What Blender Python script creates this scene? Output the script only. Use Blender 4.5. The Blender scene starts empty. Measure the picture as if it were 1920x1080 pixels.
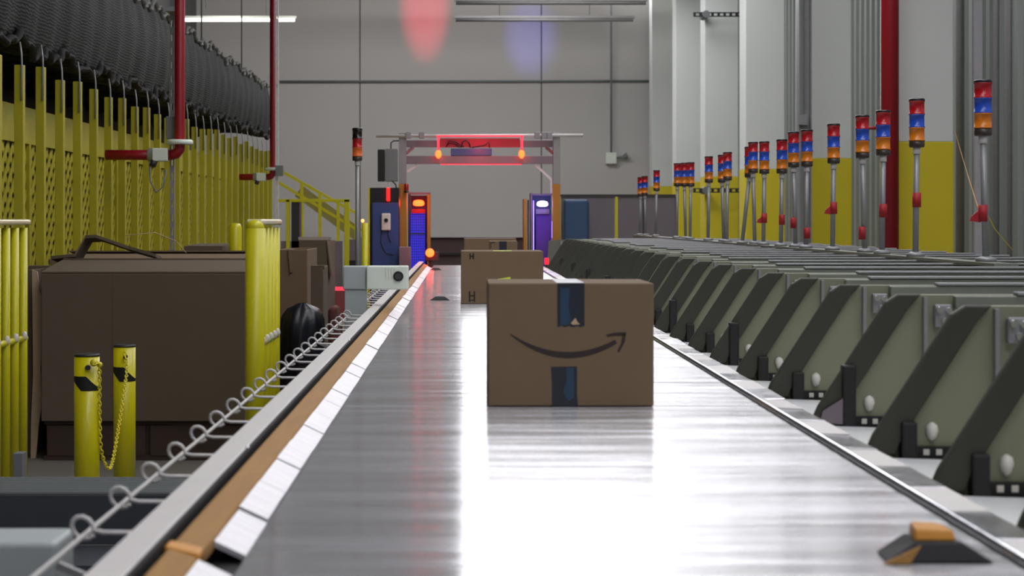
import bpy, math, random
from mathutils import Vector, Matrix
random.seed(7)
SC = bpy.context.scene
COL = SC.collection
F = 3200.0; CX = 866.0; CY = 415.0; CAMZ = 1.5
BZ = 1.051            # belt surface height
def P(px, py, d):     # a point of the place seen at that spot, d metres down the hall
    return ((px-CX)*d/F, d, CAMZ+(CY-py)*d/F)
def PX(px, d): return (px-CX)*d/F
def PZ(py, d): return CAMZ+(CY-py)*d/F

# ------------------------------------------------------------------ materials
def lin(c):
    out = []
    for v in c[:3]:
        v = v/255.0
        out.append(v/12.92 if v <= 0.04045 else ((v+0.055)/1.055)**2.4)
    return (out[0], out[1], out[2], 1.0)
MATS = {}
def mat(name, rgb, rough=0.6, metal=0.0, var=0.12, scale=6.0, bump=0.0, bscale=80.0, stretch=None, rvar=0.0, coat=0.0):
    if name in MATS: return MATS[name]
    m = bpy.data.materials.new(name); m.use_nodes = True
    nt = m.node_tree; b = nt.nodes['Principled BSDF']
    b.inputs['Roughness'].default_value = rough
    b.inputs['Metallic'].default_value = metal
    b.inputs['Coat Weight'].default_value = coat
    tc = nt.nodes.new('ShaderNodeTexCoord')
    mp = nt.nodes.new('ShaderNodeMapping')
    nt.links.new(tc.outputs['Object'], mp.inputs['Vector'])
    if stretch: mp.inputs['Scale'].default_value = stretch
    nz = nt.nodes.new('ShaderNodeTexNoise'); nz.inputs['Scale'].default_value = scale
    nz.inputs['Detail'].default_value = 4
    nt.links.new(mp.outputs['Vector'], nz.inputs['Vector'])
    mx = nt.nodes.new('ShaderNodeMixRGB')
    c = lin(rgb)
    mx.inputs[1].default_value = tuple(v*(1-var) for v in c[:3])+(1,)
    mx.inputs[2].default_value = tuple(min(1, v*(1+var)) for v in c[:3])+(1,)
    nt.links.new(nz.outputs['Fac'], mx.inputs[0])
    nt.links.new(mx.outputs[0], b.inputs['Base Color'])
    if rvar:
        mr = nt.nodes.new('ShaderNodeMapRange')
        mr.inputs['To Min'].default_value = max(0.02, rough-rvar); mr.inputs['To Max'].default_value = rough+rvar
        nt.links.new(nz.outputs['Fac'], mr.inputs['Value']); nt.links.new(mr.outputs[0], b.inputs['Roughness'])
    if bump:
        nb = nt.nodes.new('ShaderNodeTexNoise'); nb.inputs['Scale'].default_value = bscale
        nt.links.new(mp.outputs['Vector'], nb.inputs['Vector'])
        bp = nt.nodes.new('ShaderNodeBump'); bp.inputs['Strength'].default_value = bump; bp.inputs['Distance'].default_value = 0.01
        nt.links.new(nb.outputs['Fac'], bp.inputs['Height']); nt.links.new(bp.outputs['Normal'], b.inputs['Normal'])
    MATS[name] = m
    return m
def emat(name, rgb, strength):
    if name in MATS: return MATS[name]
    m = bpy.data.materials.new(name); m.use_nodes = True
    nt = m.node_tree; b = nt.nodes['Principled BSDF']
    b.inputs['Base Color'].default_value = lin(rgb)
    b.inputs['Emission Color'].default_value = lin(rgb)
    b.inputs['Emission Strength'].default_value = strength
    MATS[name] = m
    return m
M = dict(
 floor=mat('concrete', (120,114,106), .55, var=.15, scale=1.5, bump=.1),
 wall=mat('painted wall', (196,193,190), .8, var=.04, scale=.6),
 ceil=mat('ceiling deck', (120,120,122), .8),
 ribbed=mat('ribbed steel cladding', (150,155,150), .5, .25, var=.05, scale=1.0),
 white=mat('white column paint', (228,231,226), .7, var=.03, scale=1.0),
 yellowpaint=mat('yellow column paint', (226,206,40), .6, var=.05, scale=2.0),
 yellow=mat('yellow powder coat', (205,196,22), .38, var=.07, scale=5.0),
 yellowrack=mat('yellow rack paint', (176,166,34), .45, var=.15, scale=3.0),
 bollard=mat('yellow sleeve', (212,200,12), .35, var=.05, scale=4.0, coat=.2),
 steel=mat('galvanised steel', (150,150,150), .5, .45, var=.12, scale=12.0),
 rail=mat('aluminium rail', (216,211,206), .5, .0, var=.06, scale=10.0),
 bright=mat('polished aluminium', (240,240,242), .22, .95, var=.05, scale=30.0, rvar=.08),
 wear=mat('worn bright plate', (206,204,206), .42, .35, var=.30, scale=7.0, stretch=(.6,9,1), rvar=.15, bump=.25, bscale=40),
 tan=mat('tan plastic strip', (156,114,56), .75, var=.2, scale=9.0, stretch=(6,.5,1)),
 orange=mat('orange plastic', (205,140,50), .5, var=.08),
 darkmetal=mat('dark gap metal', (58,56,56), .5, .3, var=.2),
 black=mat('black rubber', (26,25,24), .6, var=.2),
 blackgloss=mat('black gloss plastic', (22,22,24), .25),
 blacklens=mat('dark lens', (30,18,20), .2),
 olive=mat('olive sheet steel', (134,136,112), .6, .05, var=.14, scale=3.0, bump=.05),
 olivedark=mat('dark edge strip', (58,58,48), .55, .1, var=.15, scale=4.0),
 chuterail=mat('chute top rail steel', (128,131,118), .45, .3, var=.1, scale=8.0),
 bed=mat('chute bed steel', (240,241,240), .3, .1, var=.06, scale=5.0),
 card=mat('corrugated cardboard', (118,97,73), .85, var=.06, scale=7.0, bump=.08, bscale=30),
 carddark=mat('old cardboard', (100,86,68), .85, var=.08, scale=4.0, bump=.08, bscale=20),
 cardedge=mat('cardboard flap edge', (186,160,128), .85, var=.08, scale=14.0),
 ink=mat('dark print', (48,36,30), .7, var=.1),
 tape=mat('dark navy tape', (26,32,42), .28, var=.2, scale=20.0),
 tapeblue=mat('blue print on tape', (30,60,84), .3, var=.35, scale=25.0),
 redpipe=mat('red fire pipe paint', (150,22,34), .35, var=.08, scale=4.0),
 grey=mat('grey enamel', (120,124,124), .5, var=.06),
 lightgrey=mat('light grey enamel', (228,236,222), .5, var=.03),
 midgrey=mat('mid grey enamel', (176,182,180), .5, var=.04),
 cabinet=mat('blue cabinet paint', (56,74,132), .45, var=.06),
 cabinetdark=mat('dark blue cabinet', (48,66,96), .45, var=.06),
 partition=mat('grey partition', (116,108,112), .7, var=.06),
 purplegrey=mat('dull metal beam', (128,116,122), .45, .3),
 orangepost=mat('ochre post paint', (176,122,34), .5, var=.1),
 slab=mat('grey tread plate', (96,98,98), .55, .3, var=.1, scale=20.0),
 slabdark=mat('dark step riser', (62,66,70), .6, var=.1),
 redlens=mat('red lens', (176,20,30), .22, var=.08),
 bluelens=mat('blue lens', (36,76,182), .22, var=.08),
 amberlens=mat('amber lens', (214,120,24), .22, var=.08),
 lensbase=mat('lamp base plastic', (58,48,40), .4),
 redtag=mat('red tape tag', (170,30,36), .6),
 string=mat('orange string', (214,160,90), .7),
 chain=mat('yellow plastic chain', (222,206,40), .4),
 label=mat('lime label', (206,226,60), .6, var=.02),
 white_plastic=mat('white plastic', (220,216,206), .5),
 pallet=mat('dark pallet wood', (66,50,40), .8, var=.2, scale=5.0),
 bag=mat('black bin liner', (20,22,28), .3, var=.3, scale=6.0, bump=.5, bscale=10),
 darkbrown=mat('dark brown cladding', (92,72,70), .6, var=.1),
 seam=mat('wall seam', (96,94,92), .8),
 cable=mat('dark cable', (34,30,36), .5),
 e_tube=emat('fluorescent tube glow', (255,250,244), 3.0),
 e_red=emat('red lamp glow', (255,16,14), 5.0),
 e_redhot=emat('hot red lamp glow', (255,60,20), 10.0),
 e_redstrip=emat('red light line', (255,64,84), .95),
 e_violet=emat('violet white lamp glow', (186,165,255), 8.0),
 e_blue=emat('blue lit mesh', (60,50,240), .9),
 e_violetpanel=emat('violet line light', (150,120,255), 2.5),
 e_amber=emat('amber lit lens', (200,90,25), .12),
)
# black netting: real mesh weave as a wave pattern
def netting_mat():
    m = bpy.data.materials.new('black netting weave'); m.use_nodes = True
    nt = m.node_tree; b = nt.nodes['Principled BSDF']
    b.inputs['Roughness'].default_value = .7
    b.inputs['Specular IOR Level'].default_value = .25
    tc = nt.nodes.new('ShaderNodeTexCoord')
    mp = nt.nodes.new('ShaderNodeMapping'); mp.inputs['Scale'].default_value = (1, 1.0, 1)
    nt.links.new(tc.outputs['Object'], mp.inputs['Vector'])
    wv = nt.nodes.new('ShaderNodeTexWave'); wv.bands_direction = 'Z'
    wv.inputs['Scale'].default_value = 12; wv.inputs['Distortion'].default_value = 5.0; wv.inputs['Detail'].default_value = 2
    wv.inputs['Detail Scale'].default_value = 1.2
    nt.links.new(mp.outputs['Vector'], wv.inputs['Vector'])
    cr = nt.nodes.new('ShaderNodeValToRGB')
    cr.color_ramp.elements[0].color = lin((22,25,22)); cr.color_ramp.elements[1].color = lin((42,46,41))
    nt.links.new(wv.outputs['Fac'], cr.inputs['Fac']); nt.links.new(cr.outputs['Color'], b.inputs['Base Color'])
    bp = nt.nodes.new('ShaderNodeBump'); bp.inputs['Strength'].default_value = .3; bp.inputs['Distance'].default_value = .01
    nt.links.new(wv.outputs['Fac'], bp.inputs['Height']); nt.links.new(bp.outputs['Normal'], b.inputs['Normal'])
    return m
M['net'] = netting_mat()
def belt_mat():
    m = bpy.data.materials.new('brushed slat aluminium'); m.use_nodes = True
    nt = m.node_tree; b = nt.nodes['Principled BSDF']
    b.inputs['Metallic'].default_value = .6
    b.inputs['Anisotropic'].default_value = 1.0
    tn = nt.nodes.new('ShaderNodeTangent'); tn.direction_type = 'UV_MAP'; tn.uv_map = 'UVMap'
    nt.links.new(tn.outputs[0], b.inputs['Tangent'])
    tc = nt.nodes.new('ShaderNodeTexCoord')
    mp = nt.nodes.new('ShaderNodeMapping'); mp.inputs['Scale'].default_value = (1.6, 14.0, 1)
    nt.links.new(tc.outputs['Object'], mp.inputs['Vector'])
    nz = nt.nodes.new('ShaderNodeTexNoise'); nz.inputs['Scale'].default_value = 1.0; nz.inputs['Detail'].default_value = 4
    nt.links.new(mp.outputs['Vector'], nz.inputs['Vector'])
    cr = nt.nodes.new('ShaderNodeValToRGB')
    cr.color_ramp.elements[0].color = lin((196,194,194)); cr.color_ramp.elements[1].color = lin((226,226,228))
    cr.color_ramp.elements[0].position = .3; cr.color_ramp.elements[1].position = .65
    nt.links.new(nz.outputs['Fac'], cr.inputs['Fac']); nt.links.new(cr.outputs['Color'], b.inputs['Base Color'])
    mr = nt.nodes.new('ShaderNodeMapRange'); mr.inputs['From Min'].default_value = .3; mr.inputs['From Max'].default_value = .7
    mr.inputs['To Min'].default_value = .15; mr.inputs['To Max'].default_value = .21
    nt.links.new(nz.outputs['Fac'], mr.inputs['Value']); nt.links.new(mr.outputs[0], b.inputs['Roughness'])
    return m
M['belt'] = belt_mat()

# ------------------------------------------------------------------ mesh helper
class MB:
    def __init__(s): s.v = []; s.f = []; s.sm = []
    def quad_box(s, pts):
        n = len(s.v); s.v += [tuple(p) for p in pts]
        for q in ((0,3,2,1),(4,5,6,7),(0,1,5,4),(1,2,6,5),(2,3,7,6),(3,0,4,7)):
            s.f.append(tuple(n+i for i in q)); s.sm.append(False)
        return s
    def box(s, x0, x1, y0, y1, z0, z1):
        return s.quad_box([(x0,y0,z0),(x1,y0,z0),(x1,y1,z0),(x0,y1,z0),(x0,y0,z1),(x1,y0,z1),(x1,y1,z1),(x0,y1,z1)])
    def pbox(s, px0, py0, px1, py1, d, dep):       # front face at distance d spanning that part of the view
        return s.box(PX(px0,d), PX(px1,d), d, d+dep, PZ(py1,d), PZ(py0,d))
    def bar(s, a, b, w, h, up=(0,0,1)):
        a = Vector(a); b = Vector(b); t = (b-a).normalized(); u = Vector(up)
        if abs(t.dot(u)) > .98: u = Vector((0,1,0))
        r = t.cross(u).normalized(); q = r.cross(t).normalized()
        r *= w/2; q *= h/2
        return s.quad_box([a-r-q, a+r-q, b+r-q, b-r-q, a-r+q, a+r+q, b+r+q, b-r+q])
    def tube(s, pts, r, n=10, caps=True, closed=False):
        pts = [Vector(p) for p in pts]; m = len(pts); base = len(s.v)
        rr = r if isinstance(r, (list, tuple)) else [r]*m
        prev = None
        for i, p in enumerate(pts):
            if closed: t = (pts[(i+1) % m]-pts[i-1]).normalized()
            else: t = (pts[min(i+1, m-1)]-pts[max(i-1, 0)]).normalized()
            if prev is None:
                u = Vector((0,0,1)) if abs(t.z) < .9 else Vector((1,0,0))
                prev = t.cross(u).normalized()
            a = (prev - t*prev.dot(t)).normalized(); prev = a; c = t.cross(a)
            for k in range(n):
                w = 2*math.pi*k/n
                s.v.append(tuple(p + a*math.cos(w)*rr[i] + c*math.sin(w)*rr[i]))
        for i in range(m if closed else m-1):
            j = (i+1) % m
            for k in range(n):
                l = (k+1) % n
                s.f.append((base+i*n+k, base+i*n+l, base+j*n+l, base+j*n+k)); s.sm.append(True)
        if caps and not closed:
            s.f.append(tuple(base+k for k in range(n))[::-1]); s.sm.append(False)
            s.f.append(tuple(base+(m-1)*n+k for k in range(n))); s.sm.append(False)
        return s
    def lathe(s, c, prof, n=20):                   # profile of (radius, z) about a vertical axis at c
        base = len(s.v); m = len(prof)
        for r, z in prof:
            for k in range(n):
                w = 2*math.pi*k/n
                s.v.append((c[0]+r*math.cos(w), c[1]+r*math.sin(w), c[2]+z))
        for i in range(m-1):
            for k in range(n):
                l = (k+1) % n
                s.f.append((base+i*n+k, base+i*n+l, base+(i+1)*n+l, base+(i+1)*n+k)); s.sm.append(True)
        s.f.append(tuple(base+k for k in range(n))[::-1]); s.sm.append(False)
        s.f.append(tuple(base+(m-1)*n+k for k in range(n))); s.sm.append(False)
        return s
    def prism(s, poly, axis, a, b):                # polygon in the two other axes, extruded along axis
        base = len(s.v); n = len(poly)
        for t in (a, b):
            for p in poly:
                if axis == 'y': s.v.append((p[0], t, p[1]))
                elif axis == 'x': s.v.append((t, p[0], p[1]))
                else: s.v.append((p[0], p[1], t))
        s.f.append(tuple(range(base, base+n))); s.sm.append(False)
        s.f.append(tuple(range(base+2*n-1, base+n-1, -1))); s.sm.append(False)
        for i in range(n):
            j = (i+1) % n
            s.f.append((base+j, base+i, base+n+i, base+n+j)); s.sm.append(False)
        return s
    def grid(s, fn, nu, nv, smooth=True):
        base = len(s.v)
        for i in range(nu+1):
            for j in range(nv+1): s.v.append(tuple(fn(i/nu, j/nv)))
        for i in range(nu):
            for j in range(nv):
                a = base+i*(nv+1)+j
                s.f.append((a, a+1, a+nv+2, a+nv+1)); s.sm.append(smooth)
        return s
    def ball(s, c, r, n=12, m=8, sz=1.0):
        prof = [(max(.0005, r*math.sin(math.pi*i/m)), -r*sz*math.cos(math.pi*i/m)) for i in range(m+1)]
        return s.lathe(c, prof, n)
    def build(s, name, m, parent=None, bevel=0.0, seg=2, solid=0.0):
        off = Vector(parent_world(parent)) if parent else Vector((0,0,0))
        loc = Vector((0,0,0))
        if parent is None:                         # origin at the base of the mesh
            xs = [p[0] for p in s.v]; ys = [p[1] for p in s.v]; zs = [p[2] for p in s.v]
            loc = Vector(((min(xs)+max(xs))/2, (min(ys)+max(ys))/2, min(zs)))
            off = loc
        me = bpy.data.meshes.new(name)
        me.from_pydata([(p[0]-off.x, p[1]-off.y, p[2]-off.z) for p in s.v], [], s.f)
        for p, q in zip(me.polygons, s.sm): p.use_smooth = q
        me.materials.append(m)
        bmfix(me)
        o = bpy.data.objects.new(name, me); COL.objects.link(o)
        o.location = loc
        if parent: o.parent = parent
        if solid:
            md = o.modifiers.new('thickness', 'SOLIDIFY'); md.thickness = solid; md.offset = 0
        if bevel:
            md = o.modifiers.new('edge', 'BEVEL'); md.width = bevel; md.segments = seg; md.limit_method = 'ANGLE'
            md.angle_limit = math.radians(50)
        return o
import bmesh
def bmfix(me):
    b = bmesh.new(); b.from_mesh(me); bmesh.ops.recalc_face_normals(b, faces=b.faces); b.to_mesh(me); b.free()
def parent_world(p):
    v = Vector((0,0,0))
    while p is not None: v += p.location; p = p.parent
    return v
def tag(o, label, cat, group=None):
    o['label'] = label; o['category'] = cat
    if group: o['group'] = group
    return o
def thing(name, label, cat, loc, group=None):
    o = bpy.data.objects.new(name, None); COL.objects.link(o); o.location = loc
    o.empty_display_size = .1
    return tag(o, label, cat, group)
def struct(name, mb, m, **k):
    o = mb.build(name, m, **k); o['kind'] = 'structure'; return o
def dup(root, loc, label, group=None):
    r = root.copy(); COL.objects.link(r); r.location = loc; r['label'] = label
    if group: r['group'] = group
    for ch in list(root.children):
        c = ch.copy(); COL.objects.link(c); c.parent = r
        for g in list(ch.children):
            d = g.copy(); COL.objects.link(d); d.parent = c
    return r
ORD = ['nearest','second','third','fourth','fifth','sixth','seventh','eighth','ninth','tenth','eleventh','twelfth','thirteenth',
 'fourteenth','fifteenth','sixteenth','seventeenth','eighteenth','nineteenth','twentieth','twenty-first','twenty-second','twenty-third',
 'twenty-fourth','twenty-fifth','twenty-sixth','twenty-seventh','twenty-eighth','twenty-ninth','thirtieth','thirty-first','thirty-second',
 'thirty-third','thirty-fourth']

# ------------------------------------------------------------------ the hall
WY = 45.0; CH = 9.0; XL = -7.0; XR = 6.3
struct('floor', MB().box(XL, XR, -6, WY, -.2, 0), M['floor'])
struct('ceiling', MB().box(XL-.3, XR+.3, -6, WY+.3, CH, CH+.2), M['ceil'])
struct('wall_back', MB().box(XL-.3, XR+.3, WY, WY+.3, 0, CH), M['wall'])
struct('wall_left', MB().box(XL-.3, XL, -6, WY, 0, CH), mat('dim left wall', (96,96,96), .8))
# right wall: ribbed cladding as a folded sheet
poly = []
y = 8.0; rib = .34
prof = []
while y < WY-.4:
    prof += [(XR, y), (XR, y+rib*.45), (XR-.09, y+rib*.55), (XR-.09, y+rib*.95)]
    y += rib
pts = prof + [(XR+.3, y), (XR+.3, 8.0)]
mb = MB(); mb.prism(pts, 'z', 0, CH); struct('wall_right', mb, M['ribbed'])
# seams and pipes on the back wall
n = 1
for px in (675, 1015):
    struct('trim_%d' % n, MB().box(PX(px,WY)-.015, PX(px,WY)+.015, WY-.012, WY, 0, CH), M['seam']); n += 1
tag(MB().tube([P(524,153,WY-.08), P(1235,152,WY-.08)], .03).build('wall_pipe', M['grey']),
    'thin grey pipe running level across the back wall', 'pipe')
t = thing('wall_conduit', 'thin vertical grey conduit on the back wall ending in a small pale box', 'conduit', P(1145,300,WY-.2))
MB().tube([(PX(1145,WY), WY-.15, CH-.1), (PX(1145,WY), WY-.15, PZ(290,WY))], .026).build('conduit', M['grey'], t)
MB().pbox(1136,286,1156,307,WY-.22,.2).build('junction_box', M['lightgrey'], t, bevel=.01)
t = thing('wall_horn', 'small grey horn mounted beside the pale box on the back wall', 'horn', P(1165,295,WY-.2))
MB().tube([P(1156,296,WY-.15), P(1163,295,WY-.15)], .02).build('arm', M['grey'], t)
MB().tube([P(1160,295,WY-.15), P(1166,295,WY-.15), P(1176,292,WY-.15)], [.03,.04,.09]).build('horn_bell', M['grey'], t)

# columns down the right side, white over yellow
cdep = [19.3, 24.35, 29.4, 34.33, 39.0, 43.9]
for i, d in enumerate(cdep):
    x0 = 4.89; x1 = 5.56 if i < 5 else 6.2
    c = MB().box(x0, x1, d, d+.66, 2.4, CH)
    o = thing('column', ['white square column with yellow lower half just right of the red pipe',
        'white and yellow column between the steel strut and the red pipe',
        'white and yellow column just left of the steel strut',
        'white and yellow column behind the short slotted wall bars',
        'white and yellow column, second from the back wall',
        'pinkish white column standing against the back wall'][i], 'column', (x0+.33, d+.33, 0), 'columns along the right side')
    c.build('upper_shaft', M['white'], o, bevel=.01)
    MB().box(x0-.004, x1+.004, d-.004, d+.664, 0, 2.4).build('yellow_base', M['yellowpaint'], o, bevel=.01)
# steel strut, red pipe between columns
t = thing('steel_strut', 'tall grey steel strut standing between two white columns', 'strut', (4.74, 23.6, 0))
mb = MB(); mb.box(4.64,4.66,23.5,23.7,0,CH); mb.box(4.80,4.82,23.5,23.7,0,CH); mb.box(4.66,4.80,23.59,23.61,0,CH)
mb.build('i_section', M['steel'], t)
MB().box(4.66,4.70,23.50,23.55,0,CH).build('cable_duct', M['grey'], t)
MB().pbox(1497,215,1514,234,23.4,.09).build('clamp', M['steel'], t)
t = thing('red_fire_pipe', 'thick dark red vertical pipe beside the nearest white column', 'pipe', (4.74, 18.9, 0))
MB().tube([(4.74,18.9,0),(4.74,18.9,CH)], .098, 20).build('riser', M['redpipe'], t)
MB().tube([(4.66,18.9,PZ(240,18.9)),(4.45,18.9,PZ(240,18.9))], .02).build('branch', M['redpipe'], t)
# slotted bars by the columns
for py, lab in ((27,'upper slotted grey bar projecting left of the white column'), (357,'lower slotted grey bar crossing the yellow column base')):
    d = 33.9
    t = thing('slotted_bar', lab, 'bar', P(1300,py,d), 'slotted bars by the columns')
    mb = MB()
    z = PZ(py,d); x0 = PX(1300,d); x1 = PX(1420,d)
    mb.box(x0,x1,d,d+.04,z+.025,z+.045); mb.box(x0,x1,d,d+.04,z-.045,z-.025)
    k = x0
    while k < x1: mb.box(k,k+.05,d,d+.04,z-.03,z+.03); k += .12
    mb.build('channel', M['darkmetal'], t)
    MB().tube([(x0+.25,d+.43,z),(x0+.25,d-.06,z)], .075).build('bracket', M['grey'], t)
# big grey pipes / door tracks on the right wall
for i, (px, d, r) in enumerate(((1800,20.6,.05),(1868,17.6,.03),(1893,17.4,.025))):
    x = PX(px,d)
    tag(MB().tube([(x,d,0),(x,d,CH)], r, 14).build('wall_riser', M['steel']),
        ['thick grey riser pipe just right of the nearest white column','slim grey riser pipe right of the nearest stack light','slimmest grey riser pipe near the right picture edge'][i], 'pipe', 'riser pipes on the right wall')
t = thing('door_frame_track', 'pale vertical door track behind the nearest stack light', 'track', (PX(1835,19.5),19.5,0))
MB().box(PX(1828,19.5),PX(1842,19.5),19.5,19.56,0,CH).build('track', mat('pale track',(196,192,196),.6), t)

# suspended fluorescent fixtures
M['unlit'] = mat('unlit tube',(150,148,146),.6)
def fixture(px0, px1, py, d, m, label):
    z = PZ(py,d); x0 = PX(px0,d); x1 = PX(px1,d)
    t = thing('fluorescent_fixture', label, 'light', ((x0+x1)/2, d, z), 'hanging tube lights')
    MB().box(x0,x1,d-.05,d+.05,z+.02,z+.07).build('housing', M['lightgrey'] if m is M['e_tube'] else M['unlit'], t)
    MB().tube([(x0+.03,d,z-.01),(x1-.03,d,z-.01)], .045, 10).build('tube', m, t)
    for u in (.25,.75):
        x = x0+(x1-x0)*u
        MB().tube([(x,d,z+.07),(x,d,CH)], .008, 6).build('hanger', M['grey'], t)
fixture(330,555,36,38, M['e_tube'], 'lit white tube light hanging above the black netting')
fixture(852,1190,36,36, M['unlit'], 'long unlit tube light hanging in front of the back wall')
fixture(852,1214,4,33, M['unlit'], 'unlit tube light at the top edge, above the other unlit one')

# ceiling lamps (lit panels above the conveyor, out of the frame)
LS = 6.0
M['e_panel'] = emat('lit ceiling panel', (250,250,255), LS)
k = 0
y = -3.0
while y < 39:
    k += 1
    for x0 in ((0.0, 2.35) if k % 2 == 1 else (0.0,)):
        t = thing('ceiling_light', 'wide white lamp panel hanging high over the hall', 'light', (x0+1.1, y+.5, 6.9), 'lamp panels under the ceiling')
        MB().box(x0, x0+2.2, y, y+1.3, 6.9, 6.92).build('diffuser', M['e_panel'], t)
        MB().box(x0, x0+2.2, y, y+1.3, 6.921, 6.99).build('housing', M['lightgrey'], t)
        for xx in (x0+.3, x0+1.9): MB().tube([(xx,y+.5,6.99),(xx,y+.5,CH)], .01, 6).build('hanger', M['steel'], t)
    y += 2.2
struct('window_1', MB().box(0.0, 4.8, WY-.03, WY-.005, 7.4, 8.7), emat('daylight window', (248,250,255), LS*1.3))

# ------------------------------------------------------------------ the conveyor
BX0, BX1 = -.289, .724
BY0, BY1 = .6, 17.45
conv = thing('sorter_conveyor', 'long shiny aluminium slat conveyor running away down the hall', 'conveyor', (.2, 9, 0))
rnd = random.Random(3)
mb = MB()
y = BY0; pitch = .1016
while y < BY1:
    tilt = rnd.gauss(0, .006); crown = .022*(.8+.4*rnd.random()); hgt = rnd.gauss(0,.0001)
    base = len(mb.v); ns = 6
    for i in range(ns+1):
        u = i/ns; yy = y+.0002+u*(pitch-.0004)
        z = BZ+hgt + tilt*(u-.5)*pitch - crown*pitch*((u-.5)**2)*1.0
        mb.v.append((BX0, yy, z)); mb.v.append((BX1, yy, z))
    for i in range(ns):
        a = base+2*i; mb.f.append((a, a+1, a+3, a+2)); mb.sm.append(True)
    # front and back lips
    for (yy, z) in ((y+.0002, mb.v[base][2]), (y+pitch-.0002, mb.v[base+2*ns][2])):
        b2 = len(mb.v); mb.v += [(BX0,yy,z),(BX1,yy,z),(BX1,yy,z-.02),(BX0,yy,z-.02)]; mb.f.append((b2,b2+1,b2+2,b2+3)); mb.sm.append(False)
    y += pitch
belt = mb.build('slat_belt', M['belt'], conv)
uv = belt.data.uv_layers.new(name='UVMap')
for lp in belt.data.loops:
    co_ = belt.data.vertices[lp.vertex_index].co; uv.data[lp.index].uv = (co_.y, co_.x)
MB().box(BX0-.05, BX1+.05, BY0, BY1, BZ-.16, BZ-.03).build('bed_frame', M['darkmetal'], conv)
# left side: bright plates, tan strip, dark gap, rail
yb = 2.18
def strip(x0,z0,x1,z1,ya,yb_,th=.008):
    return MB().prism([(x0,z0),(x1,z1),(x1,z1-th),(x0,z0-th)], 'y', ya, yb_)
y = 1.0; k = 0
rnd = random.Random(5)
while y < 16.4:
    L = .26
    yy0 = y; yy1 = min(y+L-.008, 16.4)
    if yy0 < yb-.02 < yy1: yy1 = yb-.02
    j = rnd.gauss(0,.0012)
    strip(-.3335,BZ+.021+j,-.291,BZ+.001+j,yy0,yy1).build('wear_plate', M['wear'], conv)
    y += L
MB().box(-.335,-.290,1.0,16.4,BZ-.04,BZ-.012).build('plate_support', M['black'], conv)
strip(-.372,BZ+.036,-.334,BZ+.024,1.0,yb-.02,.02).build('guide_strip', M['tan'], conv, bevel=.004)
strip(-.372,BZ+.036,-.334,BZ+.024,yb+.03,16.6,.02).build('guide_strip', M['tan'], conv, bevel=.004)
MB().prism([(-.378,BZ+.038),(-.334,BZ+.028),(-.334,BZ+.015),(-.378,BZ+.012)],'y',yb-.015,yb+.027).build('strip_clip', M['orange'], conv, bevel=.004)
MB().box(-.3855,-.3800,.95,17.0,BZ-.03,BZ+.0425).build('rail_inner_shade', M['black'], conv)  # black strip stands for the shade on the rail's inner face
MB().box(-.3795,-.37,1.0,17.0,BZ-.04,BZ+.012).build('gap_channel', M['darkmetal'], conv)
MB().prism([(-.432,BZ+.045),(-.386,BZ+.045),(-.386,BZ-.02),(-.39,BZ-.02),(-.39,BZ-.19),(-.432,BZ-.19)],'y',.9,17.2).build('side_rail', M['rail'], conv, bevel=.002)
for y in (3.05, 5.8, 9.2, 13.0):
    MB().ball((-.383,y,BZ+.044), .004, 8, 6).build('bolt', M['bright'], conv)
# right side: bright edge bar, plate strip
MB().tube([(.736,.9,BZ+.004),(.736,17.2,BZ+.004)], .0075, 10).build('edge_bar', M['bright'], conv)
MB().box(.727,.746,.9,17.2,BZ-.05,BZ-.008).build('edge_channel', M['darkmetal'], conv)
y = 1.2; k = 0
while y < 17.0:
    tz = rnd.gauss(0,.002)
    mb = MB(); mb.quad_box([(.748,y,BZ-.012),(.818,y,BZ-.012),(.818,y+.236,BZ-.012),(.748,y+.236,BZ-.012),
        (.748,y,BZ+.001+tz),(.818,y,BZ+.001),(.818,y+.236,BZ+.001-tz),(.748,y+.236,BZ+.001)])
    mb.build('cover_plate', M['bright'] if k % 2 else M['rail'], conv, bevel=.001)
    y += .24; k += 1
MB().box(.746,.822,.9,17.2,BZ-.19,BZ-.013).build('side_frame', M['steel'], conv)
for y in (1.2,4.2,7.2,10.2,13.2,16.2):
    for x in (-.40,.78):
        MB().box(x-.03,x+.03,y,y+.06,0,BZ-.19).build('leg', M['steel'], conv)
    MB().box(-.40,.78,y,y+.06,.3,.36).build('cross_member', M['steel'], conv)

# wire guard with looped hooks
XW = -.545
wg = thing('wire_guard', 'straight wire with a row of curled hooks along the left rail', 'wire guard', (XW, 6, BZ-.02))
ZW = BZ-.004
MB().tube([(XW,1.9,ZW),(XW,8.0,ZW),(XW,16.0,ZW)], .0042, 8).build('long_wire', M['rail'], wg)
y = 3200*XW/(155-866); y = abs(y)
step = .27
while y < 14:
    pts = []
    # the prong comes level from the rail, then curls once over the long wire
    pts.append((-.433, y, ZW+.005)); pts.append((XW+.03, y, ZW+.006))
    for a in range(0, 331, 30):
        w = math.radians(a-70)
        pts.append((XW-.002+.0165*math.sin(-w)*-1*-1, y, ZW+.016-.0165*math.cos(w)) if False else (XW+.0165*math.sin(math.radians(90-a)), y+.00002*a, ZW+.012+.0165*math.sin(math.radians(a-10))))
    MB().tube(pts, .0034, 7).build('hook', M['rail'], wg)
    y += step
for yy in (2.3,6.5,10.5,13.8):
    MB().bar((XW,yy,ZW-.01),(-.43,yy,ZW-.06),.01,.01).build('stay', M['steel'], wg)
# steel tray under the hooks (grey slats seen between them)
tr = conv
MB().box(-.56,-.434,2.2,15.5,BZ-.16,BZ-.15).build('tray_floor', M['darkmetal'], tr)
yy = 6.2
while yy < 15.4:
    MB().box(-.558,-.436,yy,yy+.05,BZ-.149,BZ-.09).build('tray_rung', M['midgrey'], tr); yy += .27

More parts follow.
